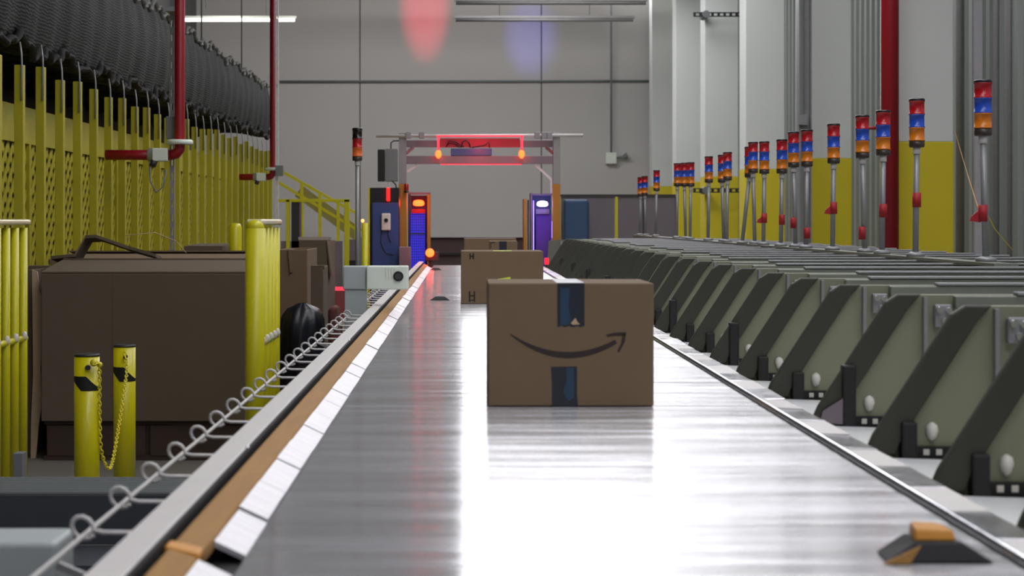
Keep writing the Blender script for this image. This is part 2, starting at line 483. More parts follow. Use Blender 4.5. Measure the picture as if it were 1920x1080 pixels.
# diverter shoes on the belt
def shoe(x, y, z, s, label, top=True):
    t = thing('diverter_shoe', label, 'shoe', (x,y,z), 'sliding shoes on the belt')
    mb = MB(); b = .072*s; tp = .03*s; h = .026*s
    mb.quad_box([(x-b,y-.004,z),(x+b,y-.004,z),(x+b*.92,y+.075*s,z),(x-b*.92,y+.075*s,z),
                 (x-tp,y+.006,z+h),(x+tp*1.05,y+.006,z+h),(x+tp,y+.07*s,z+h),(x-tp,y+.07*s,z+h)])
    mb.build('wedge_base', M['black'] if top else M['darkmetal'], t, bevel=.003)
    if top:
        mb = MB(); mb.quad_box([(x-.031,y+.01,z+h),(x+.026,y+.01,z+h),(x+.02,y+.065,z+h),(x-.025,y+.065,z+h),
            (x-.029,y+.014,z+h+.017),(x+.022,y+.014,z+h+.015),(x+.016,y+.06,z+h+.016),(x-.023,y+.06,z+h+.019)])
        mb.build('orange_pad', M['orange'], t, bevel=.004)
        MB().quad_box([(x-b-.004,y-.012,z+.0005),(x-tp-.012,y-.012,z+.0005),(x-tp-.012,y-.006,z+.0005),(x-b-.004,y-.006,z+.0005),
            (x-b+.004,y-.012,z+.004),(x-tp+.004,y-.008,z+h*.9),(x-tp+.004,y-.004,z+h*.9),(x-b+.004,y-.006,z+.004)]).build('side_lip', M['tan'], t)
    return t
shoe(PX(1762,2.24), 2.24, BZ+.001, 1.0, 'black wedge shoe with an orange pad on the belt, front right corner')
shoe(PX(825,9.7), 9.7, BZ+.001, .8, 'low dark wedge shoe on the belt left of the middle carton', False)
shoe(PX(817,15.6), 15.6, BZ+.003, .8, 'tiny dark wedge shoe far down the belt below the red light', False)

# ------------------------------------------------------------------ cartons on the belt
d = 4.13
x0, x1 = PX(915.5,d), PX(1226,d); z1 = PZ(531,d); z0 = BZ+.002
bx = thing('delivery_carton', 'large brown carton with a curved smile arrow logo and dark tape, nearest on the belt', 'carton', ((x0+x1)/2, d+.15, z0), 'cartons on the belt')
MB().box(x0,x1,d,d+.30,z0,z1).build('body', M['card'], bx, bevel=.004, seg=3)
def bp(px,py): return (PX(px,d), PZ(py,d))
# arc: centre line with varying thickness
def quadb(p0,p1,p2,t): return tuple((1-t)**2*a+2*t*(1-t)*b+t*t*c for a,b,c in zip(p0,p1,p2))
up = [quadb((957,625.5),(1055,688),(1153,637),i/24) for i in range(25)]
lo = [quadb((956,627.5),(1052,707),(1157,644),i/24) for i in range(25)]
base = MB()
for i in range(24):
    a,b,c,e = bp(*up[i]),bp(*up[i+1]),bp(*lo[i+1]),bp(*lo[i])
    base.prism([a,b,c,e],'y',d-.0006,d+.0004)
base.prism([bp(1136,628),bp(1150,624),bp(1173,622.5),bp(1174,627),bp(1169,630),bp(1152,630),bp(1139,632)],'y',d-.0006,d+.0004)
base.prism([bp(1174,624),bp(1172,640),bp(1161,661),bp(1157,659),bp(1164,644),bp(1167,629)],'y',d-.0006,d+.0004)
base.build('smile_arrow_logo', M['ink'], bx)
def zig(xa,xb,ya,yb_,zy,n=7):
    pts = [bp(xa,ya),bp(xb,ya)]
    for i in range(n+1):
        x = xb-(xb-xa)*i/n; pts.append(bp(x, yb_+(zy if i%2 else 0)))
    return pts
mb = MB(); mb.prism(zig(1045,1096,532.5,611,2.5),'y',d-.0007,d+.0004); mb.box(PX(1045,d),PX(1096,d),d,d+.30,z1-.0004,z1+.0007)
tp = mb.build('top_tape', M['tape'], bx)
MB().prism([bp(1051,540),bp(1068,540),bp(1066,576),bp(1070,600),bp(1066,609),bp(1051,609)],'y',d-.0011,d-.0007).build('blue_print', M['tapeblue'], tp)
MB().prism([bp(1079,596),bp(1083,604),bp(1088,608),bp(1074,609),bp(1070,606)],'y',d-.0011,d-.0007).build('torn_patch', M['cardedge'], tp)
mb = MB(); mb.prism([bp(1033,688),bp(1082,687),bp(1082,740),bp(1084,762.5),bp(1035,762.5),bp(1035,720)],'y',d-.0007,d+.0004)
tp = mb.build('bottom_tape', M['tape'], bx)
MB().prism([bp(1062,690),bp(1076,690),bp(1076,745),bp(1066,752),bp(1056,735),bp(1063,715)],'y',d-.0011,d-.0007).build('blue_print', M['tapeblue'], tp)

d = 9.27
x0, x1 = PX(864,d), PX(1019,d); z1 = PZ(471,d)
b2 = thing('delivery_carton', 'plain brown carton with a lime label, behind the nearest carton', 'carton', ((x0+x1)/2, d+.2, z0), 'cartons on the belt')
MB().box(x0,x1,d,d+.42,z0,z1).build('body', M['card'], b2, bevel=.004)
mb = MB()
for (a,b_,c,e) in ((880,475,883,486),(886,475,889,486),(882,479,888,482),(879,546,882,566),(888,546,891,566),(881,553,889,556),(882,562,889,564)):
    mb.box(PX(a,d),PX(c,d),d-.0007,d+.0003,PZ(e,d),PZ(b_,d))
mb.build('printed_marks', M['ink'], b2)
MB().prism([(PX(933,d),PZ(523,d)),(PX(957,d),PZ(519,d)),(PX(959,d),PZ(545,d)),(PX(934,d),PZ(547,d))],'y',d-.001,d+.0003).build('lime_label', M['label'], b2)
MB().box(PX(925,d),PX(960,d),d+.02,d+.16,z1-.0003,z1+.001).build('lime_label', M['label'], b2)
mb = MB()
for i,(a,b_) in enumerate(((937,941),(942,945),(946,950),(951,955))):
    mb.box(PX(a,d),PX(b_,d),d-.0016,d-.001,PZ(532-i,d),PZ(527-i,d))
mb.build('label_print', M['ink'], b2)
d = 13.0
x0, x1 = PX(918,d), PX(970,d)
b3 = thing('delivery_carton', 'small brown carton with black tape seen just over the middle carton', 'carton', ((x0+x1)/2, d+.15, z0), 'cartons on the belt')
MB().box(x0,x1,d,d+.3,z0,PZ(452,d)).build('body', M['card'], b3, bevel=.004)
MB().box(PX(936,d),PX(950,d),d-.0008,d+.0003,PZ(470,d),PZ(452,d)-.002).build('black_tape', M['tape'], b3)
MB().box(PX(919.5,d),PX(928,d),d-.0008,d+.0003,PZ(456,d),PZ(454,d)).build('dark_label', M['ink'], b3)
MB().box(PX(919.5,d),PX(921,d),d-.0009,d+.0003,PZ(466,d),PZ(454,d)).build('dark_label', M['ink'], b3)
d = 14.4
x0, x1 = PX(870,d), PX(968,d)
b4 = thing('delivery_carton', 'wide brown carton farthest down the belt, behind the taped one', 'carton', ((x0+x1)/2, d+.2, z0), 'cartons on the belt')
MB().box(x0,x1,d,d+.4,z0,PZ(447,d)).build('body', M['card'], b4, bevel=.004)

# ------------------------------------------------------------------ sensor housing on the left rail
d = 8.2
t = thing('sensor_housing', 'pale grey sensor housing with a round black lens reaching over the left rail', 'sensor', (PX(665,d), d, BZ-.05))
MB().pbox(687,499,765,543,d-.03,.13).build('sensor_head', M['lightgrey'], t, bevel=.006)
MB().pbox(643,499,686.5,543,d-.01,.11).build('rear_box', M['midgrey'], t, bevel=.006)
mb = MB(); mb.pbox(646,543,687,640,d,.08); mb.build('post', M['midgrey'], t, bevel=.004)
c = P(747,518,d-.03)
MB().tube([(c[0],c[1]+.004,c[2]),(c[0],c[1]-.012,c[2])], .0245, 20).build('lens_ring', M['blackgloss'], t, bevel=.002)
MB().tube([(c[0],c[1]-.012,c[2]),(c[0],c[1]-.014,c[2])], .015, 20).build('lens', mat('grey glass',(60,64,62),.1), t)
mb = MB()
for px in (723,728,733,738): mb.pbox(px,503,px+2,524,d-.0325,.003)
mb.build('vent_slots', M['white_plastic'], t)
# stack light beside it
def stack_light(name, x, y, z0, ztop, label, group=None, r=.035, h=.215, lenses=('redlens','bluelens','amberlens'), lean=0.0, polr=.0135, tagz=None):
    t = thing(name, label, 'stack light', (x,y,z0), group)
    zb = ztop-h
    MB().tube([(x+lean,y,z0),(x,y,zb+.004)], polr, 12).build('pole', M['steel'], t)
    MB().tube([(x,y,zb-.03),(x,y,zb+.002)], polr*1.25, 12).build('collar', M['rail'], t)
    MB().lathe((x+lean,y,z0), [(.04,0),(.04,.012),(.02,.02)], 14).build('foot', M['steel'], t)
    MB().lathe((x,y,zb), [(r*.88,0),(r*.96,.006),(r*.96,.028)], 20).build('base_cap', M['lensbase'], t)
    zz = zb+.028; lh = (h-.028-.012)/3
    for i, l in enumerate(reversed(lenses)):
        MB().lathe((x,y,zz), [(r,.0),(r,.005),(r*.93,.006),(r*.93,lh-.004),(r,lh-.003),(r,lh)], 20).build('lens', M[l], t)
        zz += lh
    MB().lathe((x,y,zz), [(r*1.0,0),(r*1.0,.008),(r*.9,.012)], 20).build('top_cap', M['blackgloss'], t)
    return t
d = 11.2
stack_light('stack_light', PX(670,d), d, PZ(600,d), PZ(240,d), 'lone dark stack light with a dim amber lens on the left side', lenses=('blacklens','redlens','e_amber'), r=.034)
MB().box(PX(670,d)-.05,PX(670,d)+.05,d-.05,d+.05,0,PZ(600,d)).build('pedestal', M['steel'], [o for o in COL.objects if o.name=='stack_light'][0])

# stack lights over the chutes
XB = 2.01
bx_list = [(1843,1),(1719,1),(1656,1),(1617,1),(1563,1),(1513,1),(1488,1),(1466,1),(1433,1),(1412,0),(1405,0),(1364,0),(1354,0),(1329,0),(1295,0),(1283,0),(1270,0),(1231,0),(1209,0),(1201,0)]
tops = [150,185,207,216,232,243,247,261,265,266,275,285,290,293,304,305,306,319,330,332]
tagy = [400,375,395,437,390,437,418,412,409]
BLIGHT = []
proto = None
ZB = BZ+.274
for i, ((px,tg),ty) in enumerate(zip(bx_list,tops)):
    d = XB*F/(px-CX); zt = PZ(ty,d)
    lab = 'stack light with red, blue and amber lenses, %s from the camera on the right row' % ORD[i]
    t = stack_light('stack_light', XB, d, ZB+.02, zt, lab, 'stack lights over the chutes', lean=(-.05 if i==10 else (.012 if i%3==0 else -.006)))
    BLIGHT.append((t,d))
    if tg:
        z = PZ(tagy[i],d)
        mb = MB(); mb.tube([(XB,d,z-.032),(XB,d,z+.032)], .019, 10)
        if i in (0,4,8): mb.quad_box([(XB-.05,d-.004,z-.03),(XB-.01,d-.004,z-.035),(XB-.01,d+.004,z-.035),(XB-.05,d+.004,z-.03),(XB-.045,d-.004,z-.012),(XB-.01,d-.004,z+.018),(XB-.01,d+.004,z+.018),(XB-.045,d+.004,z-.012)])
        mb.build('red_tag', M['redtag'], t)
# thin string tied to the nearest light
d0 = XB*F/(1843-CX)
tag(MB().tube([P(1790,245,19.2), P(1815,330,12), (XB-.015,d0,PZ(395,d0))], .0022, 5).build('string', M['string']), 'thin orange string running from the red tag of the nearest stack light', 'string')
tag(MB().tube([(XB+.02,d0,PZ(405,d0)), P(1866,430,6.9), P(1898,468,7.2)], .0022, 5).build('string', M['chain']), 'thin yellow string trailing right from the nearest stack light', 'string')

# ------------------------------------------------------------------ chutes
XC0 = .83; XC1 = 2.72
ZT = BZ+.274
def divider(y, label, idx):
    t = thing('chute_divider', label, 'divider', (XC0, y, BZ-.03), 'dividers between the chutes')
    bzr = BZ-.34
    poly = [(XC0+.005,BZ-.032),(XC0+.03,BZ+.012),(1.012,ZT-.02),(1.05,ZT),(XC1,ZT),(XC1,bzr),(1.6,BZ-.12)]
    MB().prism(poly,'y',y,y+.006).build('panel', M['olive'], t)
    e = [(XC0-.006,BZ-.03),(XC0+.012,BZ+.012),(1.002,ZT-.015),(1.030,ZT+.003),(1.085,ZT+.003),(1.055,ZT-.03),(XC0+.068,BZ+.0),(XC0+.058,BZ-.03)]
    MB().prism(e,'y',y-.022,y-.0005).build('edge_strip', M['olivedark'], t, bevel=.004)
    MB().box(1.165,XC1,y-.024,y-.0005,ZT-.030,ZT-.001).build('top_rail', M['chuterail'], t, bevel=.003)
    MB().box(1.28+.05*math.sin(idx*2.3),XC1,y-.030,y+.006,ZT+.0005,ZT+.008).build('bright_lip', M['steel'], t, bevel=.002)
    # far-side flange
    MB().box(1.06,XC1,y+.0065,y+.05,ZT-.006,ZT+.0).build('top_flange', M['olive'], t)
    # vertical silver rod and bolted bracket
    MB().box(1.092,1.101,y-.018,y-.0005,ZT-.24,ZT-.004).build('rod', M['steel'], t)
    bk = MB().box(1.118,1.158,y-.018,y-.0005,ZT-.075,ZT-.022).build('bracket', M['steel'], t, bevel=.003)
    mb = MB()
    for (bx_, bz_) in ((1.127,ZT-.034),(1.149,ZT-.036),(1.14,ZT-.06)):
        mb.tube([(bx_,y-.018,bz_),(bx_,y-.028,bz_)], .008, 8)
    mb.build('bolt', M['bright'], bk)
    # dark photo-eye pad and pale reflector near the belt
    hh = .05 + (.07 if idx % 3 == 0 and idx else 0)
    MB().box(.897,.929,y-.034,y-.0005,BZ-.06,BZ-.03+hh+.02).build('rubber_pad', M['black'], t, bevel=.005)
    mb = MB(); mb.lathe((.966,y-.003,BZ+.018),[(.002,-.020),(.009,-.014),(.0135,0),(.011,.012),(.003,.018)],10)
    mb.build('reflector', M['white_plastic'], t)
    MB().box(XC0+.075,1.30,y-.012,y-.0005,BZ-.06,BZ-.013).build('foot_strip', M['black'], t)
    mb = MB()
    xx = XC0+.09
    while xx < 1.28:
        mb.box(xx,xx+.012,y-.0135,y-.012,BZ-.030,BZ-.018); xx += .026
    mb.build('strip_slots', M['white_plastic'], t)
    return t
yd = [2.57+.0, 3.03, 3.51, 4.05, 4.66, 5.2]
while yd[-1] < 16.6: yd.append(yd[-1]+.55)
for i, y in enumerate(yd):
    divider(y, 'olive steel chute divider with a sloped dark edge, %s from the camera' % ORD[i], i)
# chute beds, each between two dividers
for i in range(len(yd)):
    ya = yd[i]+.052; yb2 = (yd[i+1]-.036 if i+1 < len(yd) else yd[i]+.5)
    mb = MB(); mb.prism([(XC0-.006,BZ-.031),(1.02,BZ-.037),(1.6,BZ-.14),(XC1,BZ-.36),(XC1,BZ-.37),(1.6,BZ-.15),(1.02,BZ-.047),(XC0-.006,BZ-.041)],'y',ya,yb2)
    o = mb.build('chute_bed', M['bed'])
    tag(o, 'pale steel chute floor behind the %s divider from the camera' % ORD[i], 'chute', 'chute floors beside the belt')
mb = MB(); mb.box(XC0-.006,XC0+.03,1.9,17.3,BZ-.2,BZ-.062); mb.box(XC1-.05,XC1,1.9,17.3,BZ-.45,BZ-.38); mb.box(1.55,1.60,1.9,17.3,BZ-.25,BZ-.20)
fr = thing('support_trestle', 'dark steel trestle that carries the row of chutes', 'trestle', (1.8,9,0))
mb.build('beams', M['darkmetal'], fr)
for y in (2.0,5.0,8.0,11.0,14.0,17.0):
    MB().box(XC1-.05,XC1,y,y+.05,0,BZ-.45).build('leg', M['darkmetal'], fr)
    MB().box(XC0,XC0+.03,y,y+.05,0,BZ-.2).build('leg', M['darkmetal'], fr)
    MB().box(1.55,1.60,y,y+.05,0,BZ-.25).build('leg', M['darkmetal'], fr)
# rails linking the divider tops, where the stack lights stand
t = thing('light_rail', 'long grey rail under the row of stack lights', 'rail', (XB, 11, ZT+.008))
MB().box(XB-.045,XB+.045,6.3,19.6,ZT+.0085,ZT+.0195).build('rail_top', M['chuterail'], t)
MB().box(XB-.045,XB-.041,17.5,19.6,ZT-.25,ZT+.008).build('rail_web', M['chuterail'], t)
MB().box(XB-.02,XB+.02,19.5,19.56,0,ZT+.008).build('leg', M['darkmetal'], t)
t = thing('end_chute_panel', 'grey flat panel closing the far end of the chute row', 'panel', (1.2,17.3,0))
MB().prism([(.86,BZ-.1),(.88,BZ+.25),(1.0,BZ+.262),(2.7,BZ+.262),(2.7,0),(.86,0)],'y',17.32,17.36).build('sheet', mat('olive grey sheet',(104,106,96),.55), t)
for x in (1.0,1.15): MB().box(x,x+.02,17.29,17.32,BZ-.1,BZ+.25).build('rib', M['steel'], t)
# torn pale sheet on one divider
o = MB().prism([(.845,BZ-.025),(.90,BZ-.03),(.925,BZ+.005),(.925,BZ+.07),(.895,BZ+.03),(.85,BZ+.002)],'y',4.02,4.022).build('paper_scrap', M['purplegrey'])
tag(o, 'torn pale scrap of sheet caught on the edge of a chute divider', 'scrap')

# ------------------------------------------------------------------ scanner arch at the far end
d = 17.6
ga = thing('scanner_arch', 'grey steel scanner arch glowing red over the far end of the belt', 'arch', (PX(900,d), d, 0))
for px0, px1 in ((748,762),(1037,1050)):
    MB().box(PX(px0,d),PX(px1,d),d,d+.09,PZ(345,d),PZ(249,d)).build('upright', M['steel'], ga, bevel=.004)
    MB().box(PX(px0,d)-.004,PX(px1,d)+.004,d-.004,d+.094,0,PZ(345,d)).build('ochre_sleeve', M['orangepost'], ga, bevel=.004)
MB().box(PX(762,d),PX(1037,d),d+.01,d+.08,PZ(307,d),PZ(292,d)).build('lower_beam', M['purplegrey'], ga, bevel=.004)
MB().box(PX(762,d),PX(1037,d),d+.1,d+.15,PZ(275,d),PZ(262,d)).build('upper_beam', M['purplegrey'], ga, bevel=.004)
MB().tube([P(705,255,d-.03),P(1093,253.5,d-.03)], .016, 12).build('cross_rod', M['rail'], ga)
for px in (766,791,1007,1020,1030):
    MB().box(PX(px-5,d),PX(px+5,d),d-.06,d-.005,PZ(260,d),PZ(248,d)).build('rod_clamp', M['steel'], ga, bevel=.004)
MB().box(PX(818,d),PX(981,d),d-.08,d-.06,PZ(257,d),PZ(254.5,d)).build('red_line_light', M['e_redstrip'], ga)
MB().box(PX(825,d),PX(975,d),d+.05,d+.06,PZ(276,d),PZ(259,d)).build('red_lit_plate', mat('red-lit plate tint',(150,48,62),.5), ga)  # crimson colour carries the red lamplight falling on this plate
MB().box(PX(826,d),PX(978,d),d-.0,d+.008,PZ(309,d),PZ(307.3,d)).build('red_line_light', M['e_redstrip'], ga)
for px in (822,978):
    MB().box(PX(px-2.2,d),PX(px+2.2,d),d-.085,d-.06,PZ(284,d),PZ(257,d)).build('red_lamp_tube', M['e_redstrip'], ga)
    c = P(px,289,d-.075)
    MB().ball(c, .030, 12, 8, 1.5).build('red_lamp', M['e_redhot'], ga)
for s, a, b in ((1,(764,322),(784,308)),(0,(1003,308),(1033,336))):
    MB().bar(P(a[0],a[1],d+.04),P(b[0],b[1],d+.04),.02,.025).build('corner_brace', M['rail'], ga)
MB().bar(P(762,287,d+.04),P(775,276,d+.1),.02,.03).build('corner_brace', M['purplegrey'], ga)
MB().bar(P(1037,287,d+.04),P(1024,276,d+.1),.02,.03).build('corner_brace', M['purplegrey'], ga)
MB().bar(P(1033,335,d+.03),P(1034,362,d+.03),.02,.02).build('brace_drop', M['rail'], ga)
t = thing('blue_reader', 'blue reader box lying on the lower beam of the arch', 'box', P(883,292,d))
MB().box(PX(845,d),PX(922,d),d+.0,d+.08,PZ(291.7,d),PZ(278,d)).build('body', mat('steel blue box',(58,92,140),.4), t, bevel=.006)
def cab(pts, dd): return [P(a,b,dd) for a,b in pts]
for pts in ([(838,272),(845,268),(855,270),(860,276),(870,274)],[(865,277),(868,266),(874,263),(880,268),(882,277)],[(884,277),(900,274),(910,272),(916,266),(918,277)],[(836,276),(842,264),(856,266),(862,273)]):
    MB().tube(cab(pts,d+.03), .006, 6).build('cable', M['cable'], t)
# boxes on the left upright
t = thing('control_box', 'grey control box with a black side strip on the left of the arch', 'box', P(725,340,d))
MB().box(PX(722,d),PX(745,d),d,d+.12,PZ(340,d),PZ(279,d)).build('body', M['grey'], t, bevel=.006)
MB().box(PX(708,d),PX(721,d),d,d+.1,PZ(340,d),PZ(280,d)).build('side_strip', M['black'], t, bevel=.006)
MB().tube(cab([(733,279),(733,268),(738,264),(748,264)],d+.05), .007, 6).build('cable', M['cable'], t)
MB().tube(cab([(728,340),(730,350),(740,356),(747,362)],d+.02), .008, 6).build('cable', M['rail'], t)
MB().tube(cab([(736,340),(742,346),(744,358)],d+.02), .008, 6).build('cable', M['cable'], t)
t = thing('beacon', 'small orange-red beacon on the left upright of the arch', 'beacon', P(762,358,d))
c = P(762,358,d-.06); MB().lathe(c,[(.02,0),(.024,.01),(.024,.06),(.018,.075)],14).build('lens', mat('dull red lens',(150,40,24),.3), t)
MB().lathe((c[0],c[1],c[2]-.02),[(.026,0),(.026,.018)],14).build('base', M['blackgloss'], t)
# left cabinet with handset
d = 17.0
t = thing('electrical_cabinet', 'tall blue cabinet with a pale handset left of the arch', 'cabinet', (PX(722,d),d,0))
MB().box(PX(694,d),PX(748,d),d,d+.35,0,PZ(352,d)).build('body', M['blackgloss'], t, bevel=.006)
MB().box(PX(698,d),PX(747,d),d-.02,d-.001,.1,PZ(380,d)).build('door', M['cabinet'], t, bevel=.006)
MB().box(PX(690.5,d),PX(693.5,d),d-.02,d+.3,0,PZ(352,d)).build('yellow_edge', M['yellow'], t)
MB().pbox(715,400,732,432,d-.065,.044).build('handset', M['white_plastic'], t, bevel=.012, seg=3)
c = P(724,413,d-.066); MB().tube([(c[0],c[1],c[2]),(c[0],c[1]-.01,c[2])], .02, 16).build('dial', M['blackgloss'], t)
MB().tube(cab([(716,432),(714,455),(722,474),(738,478)],d-.03), .004, 6).build('cord', M['cable'], t)
MB().tube(cab([(727,432),(729,445),(733,455)],d-.03), .004, 6).build('cord', M['cable'], t)
t = thing('red_warning_light', 'glowing red warning light on top of the blue cabinet', 'light', P(728,380,d-.05))
MB().pbox(724.5,352,731,377,d-.055,.03).build('lens', M['e_red'], t, bevel=.008)
# light towers inside the arch legs
d = 17.8
t = thing('lamp_tower', 'tower with a glowing red lamp over a blue lit mesh inside the left leg', 'lamp', (PX(785,d),d,0))
MB().box(PX(765,d),PX(768.5,d),d,d+.3,0,PZ(364,d)).build('side_post', M['darkmetal'], t)
MB().box(PX(801,d),PX(806.5,d),d,d+.3,0,PZ(364,d)).build('side_post', M['orangepost'], t)
MB().box(PX(765,d),PX(806.5,d),d+.02,d+.28,PZ(364,d),PZ(360.5,d)).build('top_plate', M['purplegrey'], t)
MB().box(PX(769,d),PX(800.5,d),d+.26,d+.28,0,PZ(366,d)).build('back_plate', M['cabinetdark'], t)
c = P(785,381,d+.06); MB().lathe((c[0],c[1],c[2]-.03),[(.03,0),(.055,.01),(.06,.03),(.05,.055),(.02,.065)],16).build('red_lamp', M['e_redhot'], t)
MB().pbox(772,392,797,400,d+.05,.06).build('lamp_mount', M['redlens'], t)
MB().pbox(770,400,797,520,d+.14,.01).build('blue_light_panel', M['e_blue'], t)
mb = MB()
for px in range(773,798,4): mb.pbox(px-.65,400,px+.65,520,d+.08,.006)
for py in range(402,520,5): mb.pbox(770,py-.6,797,py+.6,d+.086,.006)
mb.pbox(770,437,797,440,d+.075,.006)
mb.build('wire_mesh', M['cabinetdark'], t)
t = thing('lamp_tower', 'tower with a violet white lamp over a purple panel inside the right leg', 'lamp', (PX(1017,d),d,0))
MB().box(PX(982,d),PX(988,d),d,d+.3,0,PZ(373,d)).build('side_post', M['orangepost'], t)
MB().box(PX(995,d),PX(998,d),d,d+.3,0,PZ(362,d)).build('side_post', M['purplegrey'], t)
MB().box(PX(989,d),PX(991.5,d),d-.01,d+.02,BZ-.2,PZ(375,d)).build('dark_edge', M['blackgloss'], t)
MB().box(PX(995,d),PX(1036,d),d+.02,d+.28,PZ(366,d),PZ(363,d)).build('top_plate', M['purplegrey'], t)
MB().box(PX(999,d),PX(1036,d),d+.26,d+.28,0,PZ(366,d)).build('back_plate', M['cabinetdark'], t)
c = P(1017,382,d+.08); MB().lathe((c[0],c[1],c[2]-.03),[(.03,0),(.055,.01),(.06,.03),(.05,.05),(.02,.06)],16).build('violet_lamp', M['e_violet'], t)
MB().pbox(1005,392,1030,401,d+.06,.05).build('lamp_mount', M['purplegrey'], t)
MB().pbox(1005,401,1034,500,d+.1,.05).build('purple_panel', mat('purple panel',(98,58,150),.5), t)
MB().pbox(999.5,376,1001.2,470,d+.02,.012).build('violet_line_light', M['e_violetpanel'], t)
MB().pbox(1034.6,415,1036.4,446,d-.02,.012).build('violet_line_light', M['e_violetpanel'], t)
# red signal lamp low by the belt
t = thing('red_signal_lamp', 'intense red signal lamp low beside the far end of the belt', 'light', P(806,482,16.6))
c = P(806,474,16.6)
MB().ball(c, .042, 14, 10).build('lamp', M['e_redhot'], t)
MB().box(c[0]-.05,c[0]+.09,16.62,16.72,BZ+.06,c[2]+.01).build('housing', M['black'], t, bevel=.01)
MB().box(c[0]-.015,c[0]+.015,16.65,16.70,BZ-.029,BZ+.06).build('stem', M['black'], t)
t = thing('red_strip_lamp', 'small red lamp glowing right of the far carton', 'light', P(1025,490,17.0))
MB().pbox(1021,484,1029,496,16.9,.04).build('lens', emat('dim red lens glow',(255,30,50),1.5), t, bevel=.004)
MB().box(PX(1023,16.9),PX(1027,16.9),16.9,16.93,BZ-.030,PZ(496,16.9)).build('stem', M['black'], t)
# arch feet block, grey box by the left upright
t = thing('grey_foot_box', 'dull pink-grey box at the foot of the left arch leg', 'box', P(760,495,16.8))
MB().box(PX(748,16.8),PX(770,16.8),16.8,16.95,0,PZ(463,16.8)).build('body', M['purplegrey'], t, bevel=.005)
# low dark barrier beyond the belt end
t = thing('end_barrier', 'dark brown low barrier closing off beyond the end of the belt', 'barrier', (0,19,0))
d = 19.5
MB().box(PX(806,d),PX(982,d),d,d+.12,0,PZ(446,d)).build('panel', M['darkbrown'], t, bevel=.01)
MB().box(PX(806,d),PX(982,d),d-.03,d-.001,PZ(478,d),PZ(474,d)).build('lower_bar', M['darkmetal'], t)
MB().box(PX(806,d),PX(982,d),d-.04,d+.14,PZ(446,d)+.001,PZ(444.5,d)).build('top_cap', M['purplegrey'], t)
MB().box(-.29,.60,17.47,17.72,BZ-.25,BZ-.01).build('end_plate', M['purplegrey'], conv, bevel=.01)

# partition fence behind the arch, right
d = 24.0
t = thing('partition_fence', 'grey panel partition with a dark top rail and yellow posts behind the chutes', 'partition', (PX(1160,d),d,0))
for a, b in ((1052,1152),(1159,1204),(1207,1266)):
    MB().box(PX(a,d),PX(b,d),d,d+.03,.1,PZ(369,d)).build('panel', M['partition'], t)
MB().box(PX(1046,d),PX(1268,d),d-.02,d+.05,PZ(368.8,d),PZ(364.5,d)).build('top_rail', M['darkmetal'], t)
for a, b in ((1046,1051),(1153,1158)):
    MB().box(PX(a,d),PX(b,d),d-.02,d+.05,0,PZ(369,d)).build('post', M['yellow'], t)
MB().box(PX(1205,d),PX(1206.5,d),d-.02,d+.05,0,PZ(369,d)).build('post', M['darkmetal'], t)
MB().box(PX(1266.5,d),PX(1268,d),d-.02,d+.05,0,PZ(369,d)).build('post', M['darkmetal'], t)
d = 23.5
t = thing('blue_bin', 'dark blue upright cabinet in front of the grey partition', 'cabinet', (PX(1080,d),d,0))
MB().box(PX(1058,d),PX(1103,d),d,d+.35,.03,PZ(374,d)).build('body', mat('teal blue bin',(52,78,112),.5), t, bevel=.03, seg=3)
MB().box(PX(1101,d),PX(1105,d),d+.03,d+.3,0,PZ(378,d)).build('hinge_side', M['cabinetdark'], t, bevel=.01)
MB().box(PX(1060,d),PX(1100,d),d+.05,d+.3,0,.03).build('plinth', M['black'], t)

# ------------------------------------------------------------------ left: rack fence, netting
XF = -3.115
fe = thing('rack_guard_fence', 'long yellow guard fence of upright posts under the black netting', 'fence', (XF, 20, 0))
y = 11.3; k = 0
while y < 27.9:
    hh = 2.62 + random.uniform(-.04,.04)
    x = XF
    MB().box(x-.008,x+.056,y,y+.06,0,hh).build('post', M['yellowrack'], fe, bevel=.004)
    MB().tube([(x+.045,y-.01,hh-.25),(x+.05,y-.012,hh),(x+.045,y,hh+.07),(x+.03,y+.01,hh+.16)], .007, 6).build('hanger_strap', M['steel'], fe)
    y += .60; k += 1
# lattice panels behind
XLt = -3.62
def lattice(y0,y1,z0,z1,mb,x,w=.060,p=.16):
    dz = z1-z0
    for s in (1,-1):
        c = y0-dz if s == 1 else y0
        c = math.floor(c/p)*p
        while c < y1+dz:
            # line y = c + s*(z-z0) ; clip
            za = z0; zb = z1
            f = lambda z: c + s*(z-z0)
            if s == 1:
                za = max(z0, z0+(y0-c)); zb = min(z1, z0+(y1-c))
            else:
                za = max(z0, z0+(c-y1)); zb = min(z1, z0+(c-y0))
            if zb-za > .03:
                mb.bar((x+.004*s, f(za), za),(x+.004*s, f(zb), zb), w, .005, up=(1,0,0))
            c += p*1.0
y = 10.6
while y < 28:
    y1 = y+1.8
    mb = MB(); lattice(y+.02,y1-.02,1.0,2.14,mb,XLt)
    mb.build('lattice_panel', M['yellowrack'], fe)
    MB().box(XLt-.03,XLt+.03,y,y1,2.14,2.44).build('top_beam', M['yellowrack'], fe)
    MB().box(XLt-.04,XLt+.03,y-.03,y+.03,0,2.139).build('rear_post', M['yellowrack'], fe)
    y = y1
MB().box(XLt-.1,XF+.05,10.8,10.84,2.58,2.62).build('tie_bar', M['yellowrack'], fe)
MB().box(XLt-.03,XLt+.03,10.6,28.6,.0,.98).build('kick_panel', M['yellowrack'], fe)
